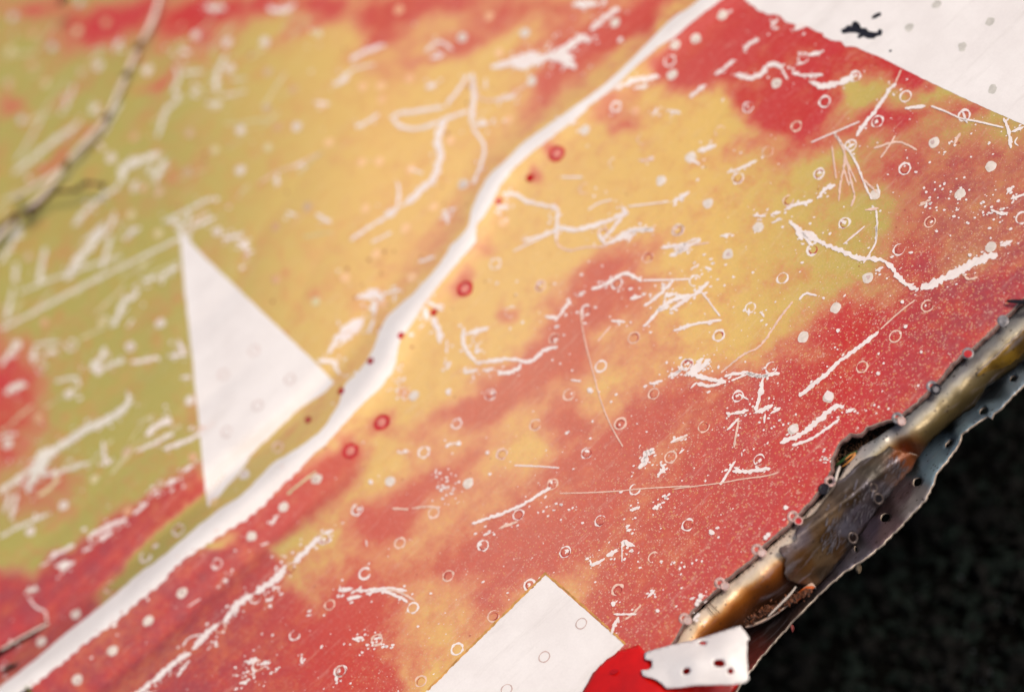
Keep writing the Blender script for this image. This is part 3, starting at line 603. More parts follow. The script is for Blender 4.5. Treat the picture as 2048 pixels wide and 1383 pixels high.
S = [ # tile, width (zoomed pixels), points ; '~' after the tile letter = broken into dashes
 ('A',26,[(75,1000),(180,920),(260,850),(400,745)]),('A',20,[(265,840),(400,750),(460,700)]),('A',14,[(250,660),(180,790),(95,930)]),('A',16,[(430,490),(385,590),(345,660)]),
 ('A',22,[(1010,380),(1030,450),(1000,520),(1030,560),(950,640),(930,720),(905,790)]),('A',26,[(1300,320),(1260,400),(1240,450)]),('A',44,[(1245,450),(1245,530)]),('A',22,[(1150,490),(1100,555)]),('A',30,[(1210,600),(1280,590)]),
 ('A',50,[(700,1050),(710,980),(760,940),(850,910),(920,880)]),('A',40,[(960,920),(920,980),(890,1050)]),('A',34,[(850,1000),(880,950)]),('A',30,[(690,1070),(580,1140),(490,1220),(420,1300)]),('A',16,[(760,1110),(800,1030)]),
 ('A',22,[(1220,1140),(1080,1210),(950,1280)]),('A',26,[(1090,1220),(1070,1290),(960,1260)]),('A',16,[(1200,1220),(1110,1280)]),('A',20,[(1240,1250),(1080,1320)]),('A',12,[(1840,885),(1700,950),(1600,990),(1490,1055)]),('A',26,[(1760,930),(1700,960)]),('A',16,[(1590,1080),(1600,1000)]),
 ('A',24,[(700,215),(660,300)]),('A',50,[(1040,290),(1090,300)]),('A',40,[(1180,40),(1300,50)]),('A',30,[(1540,50),(1640,60),(1700,20)]),('A',26,[(2010,445),(1920,490)]),('A',22,[(1170,410),(1050,425)]),('A',12,[(1420,455),(1330,460)]),
 ('A',14,[(1280,560),(1420,520)]),('A',20,[(1810,590),(1900,600)]),('A',26,[(1820,1230),(1910,1285)]),('A',20,[(1650,1220),(1710,1240)]),('A',22,[(120,1280),(60,1383)]),('A',20,[(800,1310),(720,1370)]),('A',30,[(600,1290),(500,1383)]),('A',24,[(660,1230),(620,1340)]),
 ('A',26,[(1010,1310),(1100,1383)]),('A',18,[(1400,1350),(1280,1375)]),('A',40,[(560,600),(520,650)]),('A',18,[(700,590),(580,790)]),('A',16,[(560,820),(600,860)]),
 ('B',14,[(0,460),(80,400),(200,370)]),('B',30,[(60,345),(160,290),(260,260)]),('B',20,[(490,300),(570,240),(650,290)]),('B',22,[(520,340),(600,310)]),('B',20,[(90,730),(160,700),(225,655)]),
 ('B',30,[(760,420),(770,520),(765,620),(750,710)]),('B',20,[(740,430),(680,520),(610,610)]),('B',26,[(600,615),(450,640),(330,655),(310,690),(370,735),(480,735),(620,680),(740,640)]),('B',46,[(610,690),(565,790),(575,900),(545,1010),(480,1080),(370,1180)]),
 ('B',24,[(750,715),(850,715)]),('B',36,[(810,690),(850,720)]),('B',22,[(760,730),(830,840),(815,940),(765,1060)]),('B',14,[(770,440),(800,560),(900,575),(1010,530),(1090,480)]),('B',30,[(880,580),(1010,550)]),
 ('B',40,[(870,385),(960,370),(1050,330),(1130,310)]),('B',90,[(1000,390),(1100,350),(1200,330)]),('B',70,[(1180,330),(1260,330),(1360,390)]),('B',44,[(1240,300),(1300,280),(1410,200)]),('B',34,[(1410,200),(1430,250)]),('B',34,[(1440,175),(1540,90),(1610,50)]),('B',50,[(1340,25),(1490,20)]),('B',26,[(1280,290),(1350,340)]),
 ('B',20,[(330,1050),(340,1120),(310,1220),(180,1300),(60,1383)]),('B',18,[(370,1180),(250,1240)]),('B',16,[(840,450),(840,500)]),('B',30,[(610,1210),(620,1290)]),('B',20,[(620,1210),(670,1200)]),('B',14,[(480,1000),(400,970)]),('B',28,[(490,510),(560,480)]),
 ('B',34,[(1590,515),(1680,470),(1840,440)]),('B',18,[(1690,510),(1780,490)]),('B',20,[(1800,665),(1830,630)]),('B',18,[(1880,640),(1950,640)]),('B',40,[(1330,720),(1350,690)]),
 ('B',24,[(930,1115),(1010,1120),(1080,1160),(1180,1185),(1250,1200),(1250,1290),(1245,1383)]),('B',34,[(900,1190),(970,1195)]),('B',12,[(1430,1210),(1490,1170),(1570,1150)]),('B',22,[(1620,1185),(1650,1230),(1580,1240)]),('B',24,[(1250,1310),(1370,1320),(1480,1290),(1600,1250),(1650,1210)]),('B',20,[(1630,1240),(1580,1310),(1520,1370)]),('B',16,[(1250,1320),(1150,1360),(1060,1383)]),
 ('B',22,[(1580,1383),(1640,1340),(1720,1320),(1810,1320)]),('B',20,[(1640,1383),(1670,1350)]),('B',20,[(1915,1165),(2010,1105)]),('B',10,[(1660,1190),(1900,1160)]),('B',16,[(1720,925),(1810,920)]),('B',12,[(1270,1020),(1400,1020)]),
 ('C',20,[(0,1165),(90,1105)]),('C',34,[(135,870),(185,855),(240,835)]),('C',18,[(305,995),(380,970),(480,925)]),('C',34,[(350,430),(400,440),(430,450),(500,430),(540,380),(590,370),(620,400)]),('C',14,[(620,390),(655,460)]),('C',22,[(235,430),(280,400),(350,345)]),
 ('C',40,[(680,420),(720,430)]),('C',18,[(720,435),(860,430)]),('C',34,[(790,470),(850,495),(930,485),(1040,440)]),('C',30,[(770,320),(850,300)]),('C',22,[(400,290),(440,250),(490,225)]),('C',26,[(90,560),(140,520),(180,490)]),('C',30,[(560,150),(600,110)]),('C',40,[(690,170),(760,140)]),
 ('C',34,[(1280,480),(1250,510)]),('C',24,[(1250,500),(1200,580),(1160,640),(1100,710),(1050,785)]),('C',12,[(1310,400),(1275,480)]),('C',10,[(1070,700),(930,760),(790,820)]),('C',14,[(920,760),(970,830),(1010,870),(1060,960),(1090,1040),(1140,1150)]),('C',14,[(925,770),(980,870),(980,950),(960,1060),(950,1160)]),
 ('C',14,[(975,850),(1000,960),(1030,1080),(1040,1130),(1020,1190)]),('C',12,[(985,900),(1050,1050)]),('C',12,[(910,840),(935,1030)]),('C',12,[(975,960),(1010,1070)]),('C',22,[(1000,850),(1040,830)]),
 ('C',14,[(1150,855),(1240,825),(1310,820),(1400,865)]),('C',12,[(1275,780),(1240,840),(1190,910)]),('C',20,[(1330,625),(1450,610)]),('C',12,[(1480,610),(1560,640),(1650,680),(1750,700),(1900,735)]),('C',14,[(1660,640),(1690,710)]),('C',24,[(1900,680),(1930,760),(1940,855)]),('C',18,[(1945,760),(2017,730)]),
 ('C',16,[(1650,765),(1610,840)]),('C',16,[(1410,1185),(1480,1150)]),('C',18,[(1825,1205),(1880,1230),(1925,1225)]),('C',18,[(1915,1120),(1950,1075)]),('C',18,[(1940,1145),(2017,1120)]),('C',12,[(1980,790),(1965,820),(1985,840)]),
 ('C',22,[(635,1210),(700,1180),(800,1155)]),('C',26,[(825,1145),(870,1090),(930,1065)]),('C',22,[(555,1235),(615,1220)]),('C',18,[(455,1240),(530,1245)]),('C',14,[(560,1285),(625,1260)]),('C',10,[(1000,1383),(1090,1310)]),('C',14,[(1165,1210),(1170,1300),(1160,1383)]),
 ('C',30,[(665,1275),(700,1310),(740,1383)]),('C',46,[(750,1330),(830,1383)]),('C',16,[(1100,1210),(1180,1200)]),('C',14,[(1090,1030),(1170,1110)]),('C',12,[(1170,1060),(1185,1120)]),('C',24,[(150,950),(90,910)]),
 ('F',34,[(690,0),(760,60),(860,105),(960,145),(1060,190),(1150,195),(1215,205)]),('F',34,[(1215,205),(1260,250),(1300,310),(1370,355),(1410,370)]),('F',52,[(1420,365),(1500,335),(1590,290),(1700,235),(1780,195),(1865,170)]),('F',30,[(1880,120),(1950,90)]),('F',14,[(1660,280),(1700,310),(1750,300)]),
 ('F',22,[(735,40),(770,90),(800,120)]),('F',12,[(1165,0),(1165,90),(1130,160),(1090,220)]),('F',8,[(975,110),(1050,50),(1100,5)]),('F',10,[(1390,430),(1300,500),(1190,600)]),('F',26,[(1180,615),(1080,690),(960,780),(860,870),(720,985)]),('F',7,[(1180,610),(1000,745)]),
 ('F',14,[(685,440),(620,520),(560,610),(490,700),(400,745),(330,800),(270,850)]),('F',14,[(720,430),(760,395),(825,405)]),('F',12,[(160,385),(210,450),(265,525)]),('F',18,[(0,610),(100,575),(275,545)]),('F',22,[(200,325),(130,390),(60,430),(0,480)]),('F',18,[(155,85),(60,130),(0,180)]),('F',14,[(0,145),(100,90),(155,80)]),('F',12,[(110,115),(205,100)]),('F',16,[(265,65),(330,50)]),
 ('F',18,[(1160,265),(1205,240)]),('F',30,[(210,770),(140,830),(70,860)]),('F',34,[(170,765),(90,850)]),('F',30,[(80,850),(180,880),(300,905)]),('F',24,[(130,910),(210,925),(300,895)]),('F',20,[(290,870),(400,850),(500,870),(610,850)]),('F',26,[(410,850),(510,870),(550,850)]),('F',12,[(330,895),(420,860)]),
 ('F',28,[(515,880),(500,960),(470,1070)]),('F',26,[(465,1080),(520,1060),(570,1035)]),('F',26,[(345,1085),(430,1065)]),('F',22,[(300,1080),(330,1090)]),('F',18,[(555,1085),(615,1050)]),('F',14,[(525,1085),(520,1140)]),('F',16,[(375,1110),(345,1280)]),('F',14,[(375,1110),(305,1180)]),
 ('F',34,[(980,1045),(920,1050),(860,1100),(800,1150),(740,1200),(610,1255)]),('F',18,[(955,1115),(880,1170),(790,1230),(680,1270)]),('F',22,[(990,1078),(1040,1055)]),('F',12,[(370,970),(430,1005)]),('F',12,[(80,1210),(0,1250)]),('F',10,[(355,1355),(340,1383)]),('F',20,[(500,500),(520,530)]),('F',22,[(430,480),(430,520)]),('F',12,[(95,940),(130,905)]),('F',12,[(390,1310),(390,1330)]),
 ('F',30,[(180,240),(215,260)]),('F',18,[(105,250),(130,235)]),('F',20,[(865,1335),(890,1355)]),('F',24,[(0,870),(40,835)]),('F',18,[(30,1315),(60,1290)]),
 ('E',24,[(1450,370),(1530,340),(1600,295),(1660,280),(1740,325)]),('E',20,[(1180,525),(1255,530),(1290,480),(1330,435)]),('E',20,[(1370,408),(1390,400)]),('E',12,[(1745,318),(1900,315),(2017,310)]),('E',22,[(1920,320),(1850,390),(1790,440),(1750,465)]),('E',20,[(1670,425),(1740,408)]),('E',20,[(1745,585),(1790,545),(1830,500),(1900,465)]),('E',26,[(1830,490),(1900,440),(2017,400)]),
 ('E',30,[(1870,410),(1930,400)]),('E',20,[(1900,490),(2017,420)]),('E',16,[(1560,550),(1640,555)]),('E',12,[(1485,670),(1560,580)]),('E',20,[(1920,605),(2017,580)]),('E',14,[(1250,30),(1255,110),(1320,145),(1400,130),(1540,120)]),('E',24,[(1530,110),(1630,70),(1680,35),(1810,30)]),('E',30,[(1490,50),(1530,110)]),('E',12,[(1000,150),(1100,100),(1250,30)]),('E',26,[(1250,10),(1340,30),(1450,10),(1500,0)]),('E',16,[(1660,100),(1690,40)]),
 ('E',26,[(1850,130),(2017,110)]),('E',22,[(1900,180),(1960,150),(2017,130)]),('E',26,[(715,590),(710,680),(750,750),(790,790)]),('E',24,[(720,630),(790,610),(860,590)]),('E',24,[(780,795),(880,780),(980,770),(1080,785),(1130,760),(1180,720),(1255,700)]),('E',26,[(910,840),(960,850),(1020,830),(1045,800)]),('E',20,[(820,838),(890,825)]),('E',20,[(710,850),(800,830)]),('E',18,[(770,870),(770,885)]),('E',24,[(780,740),(815,715)]),
 ('E',9,[(1385,490),(1400,600),(1420,700),(1460,850),(1500,1000),(1560,1150),(1630,1275)]),('E',20,[(1400,475),(1385,520)]),('E',22,[(500,440),(595,490)]),('E',46,[(490,470),(500,550)]),('E',40,[(530,530),(570,600),(575,680)]),('E',14,[(615,660),(615,740)]),('E',20,[(640,785),(610,830)]),('E',20,[(1790,915),(1860,895)]),('E',18,[(1890,875),(1970,830)]),('E',26,[(1905,1250),(1990,1215)]),
 ('E',34,[(1810,1285),(1760,1320),(1750,1383)]),('E',26,[(1990,870),(2017,840)]),('E',60,[(110,410),(200,400),(250,430)]),('E',34,[(190,430),(200,520)]),('E',40,[(140,540),(60,570),(0,610)]),('E',50,[(130,560),(60,620),(10,680)]),('E',22,[(200,540),(160,620)]),('E',20,[(240,400),(350,370)]),('E',16,[(450,215),(550,180)]),('E',14,[(180,100),(300,40)]),('E',12,[(620,970),(640,975)]),
 ('E',22,[(610,1280),(640,1250)]),('E',20,[(355,1305),(380,1300)]),('E',12,[(1330,890),(1390,900)]),('E',20,[(1430,945),(1460,955)]),
 ('D',20,[(0,600),(180,510),(400,390),(600,290),(800,190),(1035,75)]),('D',16,[(110,390),(300,310),(500,240),(700,180)]),('D',24,[(120,20),(60,120),(0,220)]),('D',26,[(265,130),(240,230),(225,330)]),('D',22,[(100,230),(80,330)]),('D',24,[(75,370),(55,460),(30,540)]),('D',46,[(600,0),(540,100),(450,200),(380,310)]),('D',30,[(380,320),(470,180)]),('D',26,[(640,60),(600,200),(590,260)]),
 ('D',18,[(800,20),(720,80)]),('D',24,[(1400,50),(1290,85)]),('D',34,[(1360,95),(1440,130)]),('D',20,[(1420,170),(1450,150)]),('D',30,[(820,325),(900,295)]),('D',26,[(1030,240),(960,270),(930,330)]),('D',18,[(920,290),(1030,240)]),('D',26,[(800,370),(760,430)]),('D',36,[(760,410),(720,430),(690,500),(640,590)]),('D',14,[(770,540),(730,590)]),
 ('D',36,[(605,700),(590,750),(520,835)]),('D',24,[(600,820),(650,800),(720,780)]),('D',22,[(760,790),(850,775),(910,760)]),('D',20,[(320,900),(440,880),(450,925)]),('D',40,[(30,970),(90,930),(155,920)]),('D',26,[(265,740),(325,720)]),('D',18,[(200,690),(350,670)]),('D',30,[(0,810),(90,700)]),('D',24,[(200,700),(190,800)]),
 ('D',46,[(740,1000),(720,1050),(600,1130),(500,1170),(400,1240),(300,1300)]),('D',26,[(735,960),(745,1010)]),('D',70,[(330,1290),(250,1320),(200,1383)]),('D',40,[(985,1110),(900,1160),(840,1210)]),('D',18,[(1000,1200),(900,1250),(780,1300)]),('D',26,[(1240,1130),(1160,1190),(1100,1230),(940,1290)]),('D',16,[(1110,1180),(1180,1160)]),('D',18,[(595,1240),(600,1370)]),('D',20,[(0,1215),(100,1200)]),
 ('D',30,[(1830,780),(1900,780),(1950,800)]),('D',30,[(1890,740),(1960,640),(2017,590)]),('D',34,[(1920,800),(1960,860)]),('D',20,[(1100,870),(1040,880)]),('D',30,[(1030,660),(1060,740)]),('D',24,[(970,760),(1080,740)]),
 ('G',34,[(0,230),(100,160),(180,100),(330,0)]),('G',18,[(0,215),(150,130)]),('G',80,[(280,30),(220,100),(180,180)]),('G',30,[(170,150),(160,240)]),('G',22,[(240,140),(360,110),(510,60)]),('G',22,[(100,240),(60,390)]),('G',26,[(60,240),(20,350)]),('G',20,[(0,490),(110,430),(270,360)]),('G',26,[(1050,115),(1110,75)]),('G',30,[(955,195),(1025,155)]),('G',26,[(880,240),(920,225)]),('G',22,[(770,360),(850,290)]),
 ('G',30,[(510,485),(620,430),(730,385)]),('G',34,[(580,510),(650,455)]),('G',22,[(280,615),(340,580),(430,535)]),('G',18,[(480,570),(530,550)]),('G',30,[(320,660),(430,640)]),('G',10,[(230,660),(290,630)]),('G',20,[(595,20),(640,70)]),
 ('G',36,[(1920,450),(1870,470)]),('G',34,[(1850,485),(1790,540),(1690,640)]),('G',46,[(1650,655),(1590,730),(1470,815)]),('G',38,[(1450,820),(1370,880),(1290,980)]),('G',50,[(1380,870),(1320,940)]),('G',36,[(1260,990),(1180,1060),(1110,1140)]),('G',34,[(1100,1160),(1030,1190),(940,1270),(880,1330)]),('G',30,[(870,1340),(800,1383),(740,1430)]),
 ('G',14,[(1165,1050),(1090,1070),(1050,1120)]),('G',16,[(1090,1200),(1020,1295)]),('G',30,[(1245,1085),(1240,1120)]),('G',40,[(1530,850),(1570,850)]),('G',20,[(1590,770),(1570,800)]),('G',34,[(1290,730),(1310,750)]),('G',18,[(1605,360),(1560,420)]),('G',12,[(1500,540),(1550,520)]),('G',8,[(1085,890),(1155,845)]),('G',40,[(1950,800),(2017,785)]),('G',14,[(1765,945),(1795,935)]),
 ('G',40,[(1430,1220),(1480,1185)]),('G',30,[(1500,1220),(1545,1215)]),('G',26,[(1450,1240),(1470,1270)]),('G',26,[(1940,1290),(1935,1320)]),('G',30,[(1380,1335),(1430,1320)]),('G',16,[(1740,1175),(1735,1215)]),('G',30,[(0,1250),(20,1240)]),('G',12,[(160,835),(210,895),(260,920),(270,975)]),('G',20,[(150,800),(225,790)]),('G',14,[(0,1140),(120,1070),(280,985)]),
 ('H',10,[(1005,78),(1130,82),(1265,92)]),('H',8,[(1265,238),(1420,235),(1600,225),(1760,210),(1900,202),(2017,195)]),('H',20,[(760,415),(860,380),(960,345),(1060,300),(1140,250),(1215,205)]),('H',16,[(915,440),(1025,400)]),('H',24,[(825,480),(870,465)]),('H',14,[(300,325),(395,330)]),('H',14,[(415,325),(500,315),(580,320)]),
 ('H',36,[(1815,0),(1760,10),(1765,50),(1720,95)]),('H',34,[(1850,70),(1865,100),(1830,135)]),('H',34,[(1680,340),(1715,320)]),('H',30,[(1800,325),(1840,310)]),('H',26,[(1855,260),(1875,245)]),('H',20,[(1650,455),(1680,445)]),('H',30,[(1620,550),(1640,520),(1660,530),(1700,543)]),('H',30,[(1535,600),(1600,570)]),('H',26,[(1515,620),(1450,655)]),('H',16,[(1440,620),(1450,660)]),('H',8,[(1625,540),(1625,635)]),
 ('H',14,[(1575,935),(1710,933)]),('H',14,[(1735,880),(1690,930),(1645,965)]),('H',20,[(1605,950),(1580,1000),(1565,1050)]),('H',16,[(1770,840),(1815,795)]),('H',10,[(1600,855),(1585,870)]),('H',22,[(0,800),(75,785)]),('H',22,[(90,800),(180,795),(270,785),(385,800)]),('H',22,[(40,845),(125,830)]),('H',18,[(150,820),(240,800),(330,830),(390,865)]),('H',16,[(270,790),(350,810),(430,855)]),('H',30,[(70,1075),(135,1070)]),('H',10,[(150,505),(155,545)]),
 ('I',8,[(0,213),(100,200),(260,180),(400,155),(530,138),(600,118)]),('I',16,[(350,55),(310,120),(265,190)]),('I',26,[(335,110),(420,112),(555,95)]),('I',16,[(345,90),(380,100)]),('I',30,[(865,30),(885,45)]),('I',30,[(110,970),(150,930)]),('I',30,[(145,830),(155,870)]),('I',20,[(210,455),(235,470)]),('I',8,[(390,0),(388,20)])]
nscr = 0; SCR = []
for t, w, pts in S:
    P = Z(t, pts); L = sum(math.dist(a, b) for a, b in zip(P[:-1], P[1:])); SCR.append((L * (w / ZS) ** 0.3, w / ZS, P, t))
SCR.sort(key=lambda q: -q[0])
rest = MB()
for k, (_, w, P, tl) in enumerate(SCR):
    w = max(w * 0.83, 1.9); cx = sum(q[0] for q in P) / len(P); cy = sum(q[1] for q in P) / len(P)
    v, f = stroke(P, w, 0.0010 + 0.00025 * (k % 3), 0.42 if w > 4 else 0.22, k * 0.37, 2.4 if w > 4 else 3)
    if k < 290: mesh_obj('scratch', v, f, BARE_D if cx + 0.4 * cy < 560 else BARE_P if (w < 5 and k % 2) else BARE, PANEL)
    else: rest.add(v, f)
# ragged satellites along the wide scratches, and small chips everywhere
def chip(px, py, r, sd, asp=1.0, ang=0.0):
    n = 7; vs = []
    for i in range(n):
        a = i * 6.2832 / n; rr = r * (1 + 0.45 * noise.noise((math.cos(a) + sd, math.sin(a), sd * 2.3)))
        x, y = rr * math.cos(a) * asp, rr * math.sin(a)
        vs.append(sat(px + x * math.cos(ang) + y * math.sin(ang), py - x * math.sin(ang) + y * math.cos(ang), 0.0009))
    return vs, [tuple(range(n - 1, -1, -1))]
for k, (_, w, P, tl) in enumerate(SCR):
    if w < 5: continue
    for _i in range(int(2 + w / 2)):
        i = rnd.randrange(len(P) - 1); t = rnd.random()
        x = P[i][0] + (P[i + 1][0] - P[i][0]) * t + rnd.gauss(0, w * 0.9); y = P[i][1] + (P[i + 1][1] - P[i][1]) * t + rnd.gauss(0, w * 0.9)
        rest.add(*chip(x, y, rnd.uniform(0.8, 2.6), rnd.random() * 99, rnd.uniform(1, 2.2), rnd.uniform(0.2, 0.9)))
def on_sheet(x, y): return bool(inside(OUT, np.array([x]), np.array([y]))[0])
white_shapes = [TRI, SQ, BAND_IN + [(2400, 350), (2400, -300), (1480, -300)]]
def on_white(x, y): return any(bool(inside(q, np.array([x]), np.array([y]))[0]) for q in white_shapes)
cnt = 0
while cnt < 900:
    x = rnd.uniform(-60, 2110); y = rnd.uniform(-60, 1440)
    dens = 0.25 + 0.75 * min(1, max(0, (x + y - 1300) / 900))
    if noise.noise((x / 60, y / 60, 7)) * 0.7 + 0.35 + rnd.uniform(-.3, .3) > 0.62 * dens + 0.15: continue
    if rnd.random() > dens or not on_sheet(x, y) or on_white(x, y): continue
    r = 0.7 + 2.0 * rnd.random() ** 5 if x + y > 1500 else 1.0 + 3.5 * rnd.random() ** 3
    rest.add(*chip(x, y, r, rnd.random() * 99, rnd.uniform(1, 1.8), rnd.uniform(0.2, 1.0))); cnt += 1
for cx, cy, sx, sy, n in ((893, 975, 14, 20, 40), (745, 1290, 25, 12, 26), (510, 1340, 30, 16, 30), (1530, 830, 40, 30, 25), (800, 760, 10, 30, 30), (1115, 1015, 20, 8, 16), (1360, 1125, 40, 5, 12), (1990, 420, 40, 20, 40), (1890, 380, 60, 60, 50), (1700, 1020, 3, 3, 2), (1100, 640, 40, 60, 24), (1330, 580, 60, 22, 40), (1400, 740, 40, 16, 20)):
    for _i in range(n):
        x, y = rnd.gauss(cx, sx), rnd.gauss(cy, sy)
        if on_sheet(x, y): rest.add(*chip(x, y, rnd.uniform(0.8, 2.8), rnd.random() * 99, rnd.uniform(1, 1.6), rnd.uniform(0, 1)))
o = mesh_obj('paint_chip', rest.v, rest.f, BARE, PANEL, False); tag(o, kind='stuff')
# big chips named in the photograph
for x, y, r in ((1658, 793, 10), (1587, 858, 8), (1572, 1014, 5), (1424, 1064, 5), (1227, 1207, 5), (1316, 1221, 4), (1676, 661, 4), (1812, 653, 4), (1805, 604, 4), (1757, 747, 4), (1843, 704, 3.5), (1940, 510, 4), (975, 905, 4), (742, 963, 5), (898, 783, 6), (918, 887, 5), (812, 902, 5), (1180, 780, 5)):
    v, f = chip(x, y, r, x * .1); mesh_obj('scratch', [p + Vector((0, 0, .0003)) for p in v], f, BARE, PANEL, False)
# ochre undercoat line round the white corner patch
v, f = stroke(linear(SQE, 5), 4.0, 0.0012, 0.5, 3.3, 3, False, False); mesh_obj('ochre_outline', v, f, plain('ochre_undercoat', srgb(205, 150, 80), 0.5, 0.3), PANEL)

# long faint parallel rub marks on the older upper left paint
g = MB()
for _i in range(130):
    x = rnd.uniform(-30, 620); y = rnd.uniform(20, 1000)
    if noise.noise((x / 120, y / 120, 31)) < -0.05: continue
    a = math.radians(rnd.gauss(38, 13)); L = rnd.uniform(18, 90); n = 3
    P = [(x + L * t / n * math.cos(a), y - L * t / n * math.sin(a) + rnd.gauss(0, 1.2)) for t in range(n + 1)]
    if any(on_white(*q) or abs(float(seg_dist(CREST, np.array([q[0]]), np.array([q[1]]))[0])) < 40 for q in P): continue
    v, f = stroke(P, rnd.uniform(1.6, 5.5), 0.0007, 0.5, _i * .7, 4); g.add(v, f)
o = mesh_obj('rub_mark', g.v, g.f, plain('rubbed_paint', srgb(208, 198, 156), .5, .2, 120), PANEL); tag(o, kind='stuff')
# ------------------------------------------------------------------ torn edge: lip, channel, flaps
def tps(ctrl):
    """smooth height through control points (px, py, z)"""
    P = np.array([(c[0], c[1]) for c in ctrl], float) / 500; z = np.array([c[2] for c in ctrl], float); n = len(P)
    def U(r2): return 0.5 * r2 * np.log(r2 + 1e-12)
    K = U(((P[:, None] - P[None]) ** 2).sum(-1)) + np.eye(n) * 1e-5
    A = np.zeros((n + 3, n + 3)); A[:n, :n] = K; A[:n, n] = 1; A[:n, n + 1:] = P; A[n, :n] = 1; A[n + 1:, :n] = P.T
    w = np.linalg.solve(A, np.concatenate([z, [0, 0, 0]]))
    def f(X, Y):
        Q = np.stack([np.ravel(X), np.ravel(Y)], 1) / 500
        return U(((Q[:, None] - P[None]) ** 2).sum(-1)) @ w[:n] + w[n] + Q @ w[n + 1:]
    return f
def idw(ctrl):
    P = np.array([(c[0], c[1]) for c in ctrl], float); C = np.array([srgb(*c[3]) for c in ctrl])
    def f(X, Y):
        Q = np.stack([X, Y], 1); d2 = ((Q[:, None] - P[None]) ** 2).sum(-1) + 20; w = 1 / d2 ** 2.8
        return (w @ C) / w.sum(1)[:, None]
    return f
def metal_patch(name, outer, holes, ctrl, mat, parent, th=0.0011, sp=7, rough=0.0006, rim=RIM, cf=None, zf=None):
    zf = zf or tps(ctrl); cf = cf or idw(ctrl)
    vs, fs = patch_mesh(outer, holes, sp); V = np.array(vs)
    z = zf(V[:, 0], V[:, 1])
    z = z + rough * np.array([noise.noise((x / 26, y / 26, 4)) + 0.5 * noise.noise((x / 9, y / 9, 8)) for x, y in vs])
    o = mesh_obj(name, [at(x, y, h) for (x, y), h in zip(vs, z)], fs, mat, parent)
    color_attr(o, 'tone', cf(V[:, 0], V[:, 1])); solidify(o, th, rim); return o, zf
def ell(cx, cy, rx, ry, ang=0, n=16, wob=0.0):
    a = math.radians(ang); out = []
    for i in range(n):
        t = i * 6.2832 / n; k = 1 + wob * noise.noise((math.cos(t) + cx, math.sin(t), cy))
        x, y = rx * k * math.cos(t), ry * k * math.sin(t); out.append((cx + x * math.cos(a) + y * math.sin(a), cy - x * math.sin(a) + y * math.cos(a)))
    return out
def ribbon_z(a, b, za, zb, mid=0.0, cross=4):
    """loft between two equal length picture lines"""
    vs = []; fs = []; n = len(a)
    for i in range(n):
        for j in range(cross + 1):
            t = j / cross; x = a[i][0] * (1 - t) + b[i][0] * t; y = a[i][1] * (1 - t) + b[i][1] * t
            z = (za(x, y) if callable(za) else za) * (1 - t) + (zb(x, y) if callable(zb) else zb) * t + mid * math.sin(t * math.pi)
            vs.append(at(x, y, z))
    for i in range(n - 1):
        for j in range(cross):
            q = i * (cross + 1) + j; fs.append((q, q + 1, q + cross + 2, q + cross + 1))
    return vs, fs
# worn lip that folds down along the whole torn edge
L0 = [p for p in EDGE_J if p[0] > 1340]
L1 = []
for i, p in enumerate(L0):
    a = L0[max(0, i - 2)]; b = L0[min(len(L0) - 1, i + 2)]; dx, dy = b[0] - a[0], b[1] - a[1]; l = math.hypot(dx, dy) + 1e-6
    w = 6.5 + 3.0 * noise.noise((p[0] / 16, p[1] / 16, 2)); L1.append((p[0] - dy / l * w * 1.0, p[1] + dx / l * w * 1.0))
v, f = ribbon_z(L0, L1, lambda x, y: float(relief(x, y)) + 0.0004, lambda x, y: float(relief(x, y)) - 0.0016, 0.0005, 4)
mesh_obj('torn_lip', v, f, LIP, PANEL)
v, f = ribbon_z([(x + .2, y + .2) for x, y in L0], [(x - 1.6, y - 1.6) for x, y in L0], lambda x, y: float(relief(x, y)) + 0.0007, lambda x, y: float(relief(x, y)) + 0.0003, 0.0002, 2)
mesh_obj('bright_torn_line', v, f, RIM, PANEL)

# main channel below the edge
CH_OUT = [(1300, 1330), (1330, 1296), (1352, 1274), (1372, 1250), (1400, 1220), (1440, 1182), (1500, 1130), (1545, 1088), (1590, 1048), (1625, 1012), (1655, 985), (1676, 958), (1700, 918), (1722, 893), (1746, 878), (1772, 862), (1792, 846), (1830, 815), (1870, 778), (1935, 712), (2005, 645), (2060, 596), (2150, 520),
          (2230, 560), (2100, 680), (2048, 722), (2008, 752), (1975, 772), (1958, 800), (1950, 814), (1925, 828), (1900, 848), (1878, 868), (1858, 884), (1845, 905), (1820, 935), (1790, 975), (1740, 1040), (1700, 1100), (1650, 1160), (1610, 1200), (1560, 1226), (1520, 1246), (1478, 1262), (1440, 1290), (1390, 1320)]
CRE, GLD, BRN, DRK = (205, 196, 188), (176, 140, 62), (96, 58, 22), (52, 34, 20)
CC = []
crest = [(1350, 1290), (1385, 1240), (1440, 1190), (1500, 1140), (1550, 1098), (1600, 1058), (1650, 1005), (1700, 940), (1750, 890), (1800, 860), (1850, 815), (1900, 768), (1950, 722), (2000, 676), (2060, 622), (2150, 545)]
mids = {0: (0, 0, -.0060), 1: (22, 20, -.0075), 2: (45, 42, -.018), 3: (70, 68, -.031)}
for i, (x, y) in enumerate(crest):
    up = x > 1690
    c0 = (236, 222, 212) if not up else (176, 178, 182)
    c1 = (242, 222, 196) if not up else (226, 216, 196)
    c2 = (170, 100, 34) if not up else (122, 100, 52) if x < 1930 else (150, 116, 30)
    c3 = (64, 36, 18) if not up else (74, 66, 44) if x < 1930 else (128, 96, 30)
    CC += [(x - 14, y - 14, -.0085, c0), (x + 4, y + 4, -.0060, c1 if i % 1 == 0 else c0), (x + 22, y + 20, -.0078, c1 if up else c2), (x + 46, y + 44, -.019, c2 if up else (122, 62, 20)), (x + 72, y + 70, -.034, c3)]
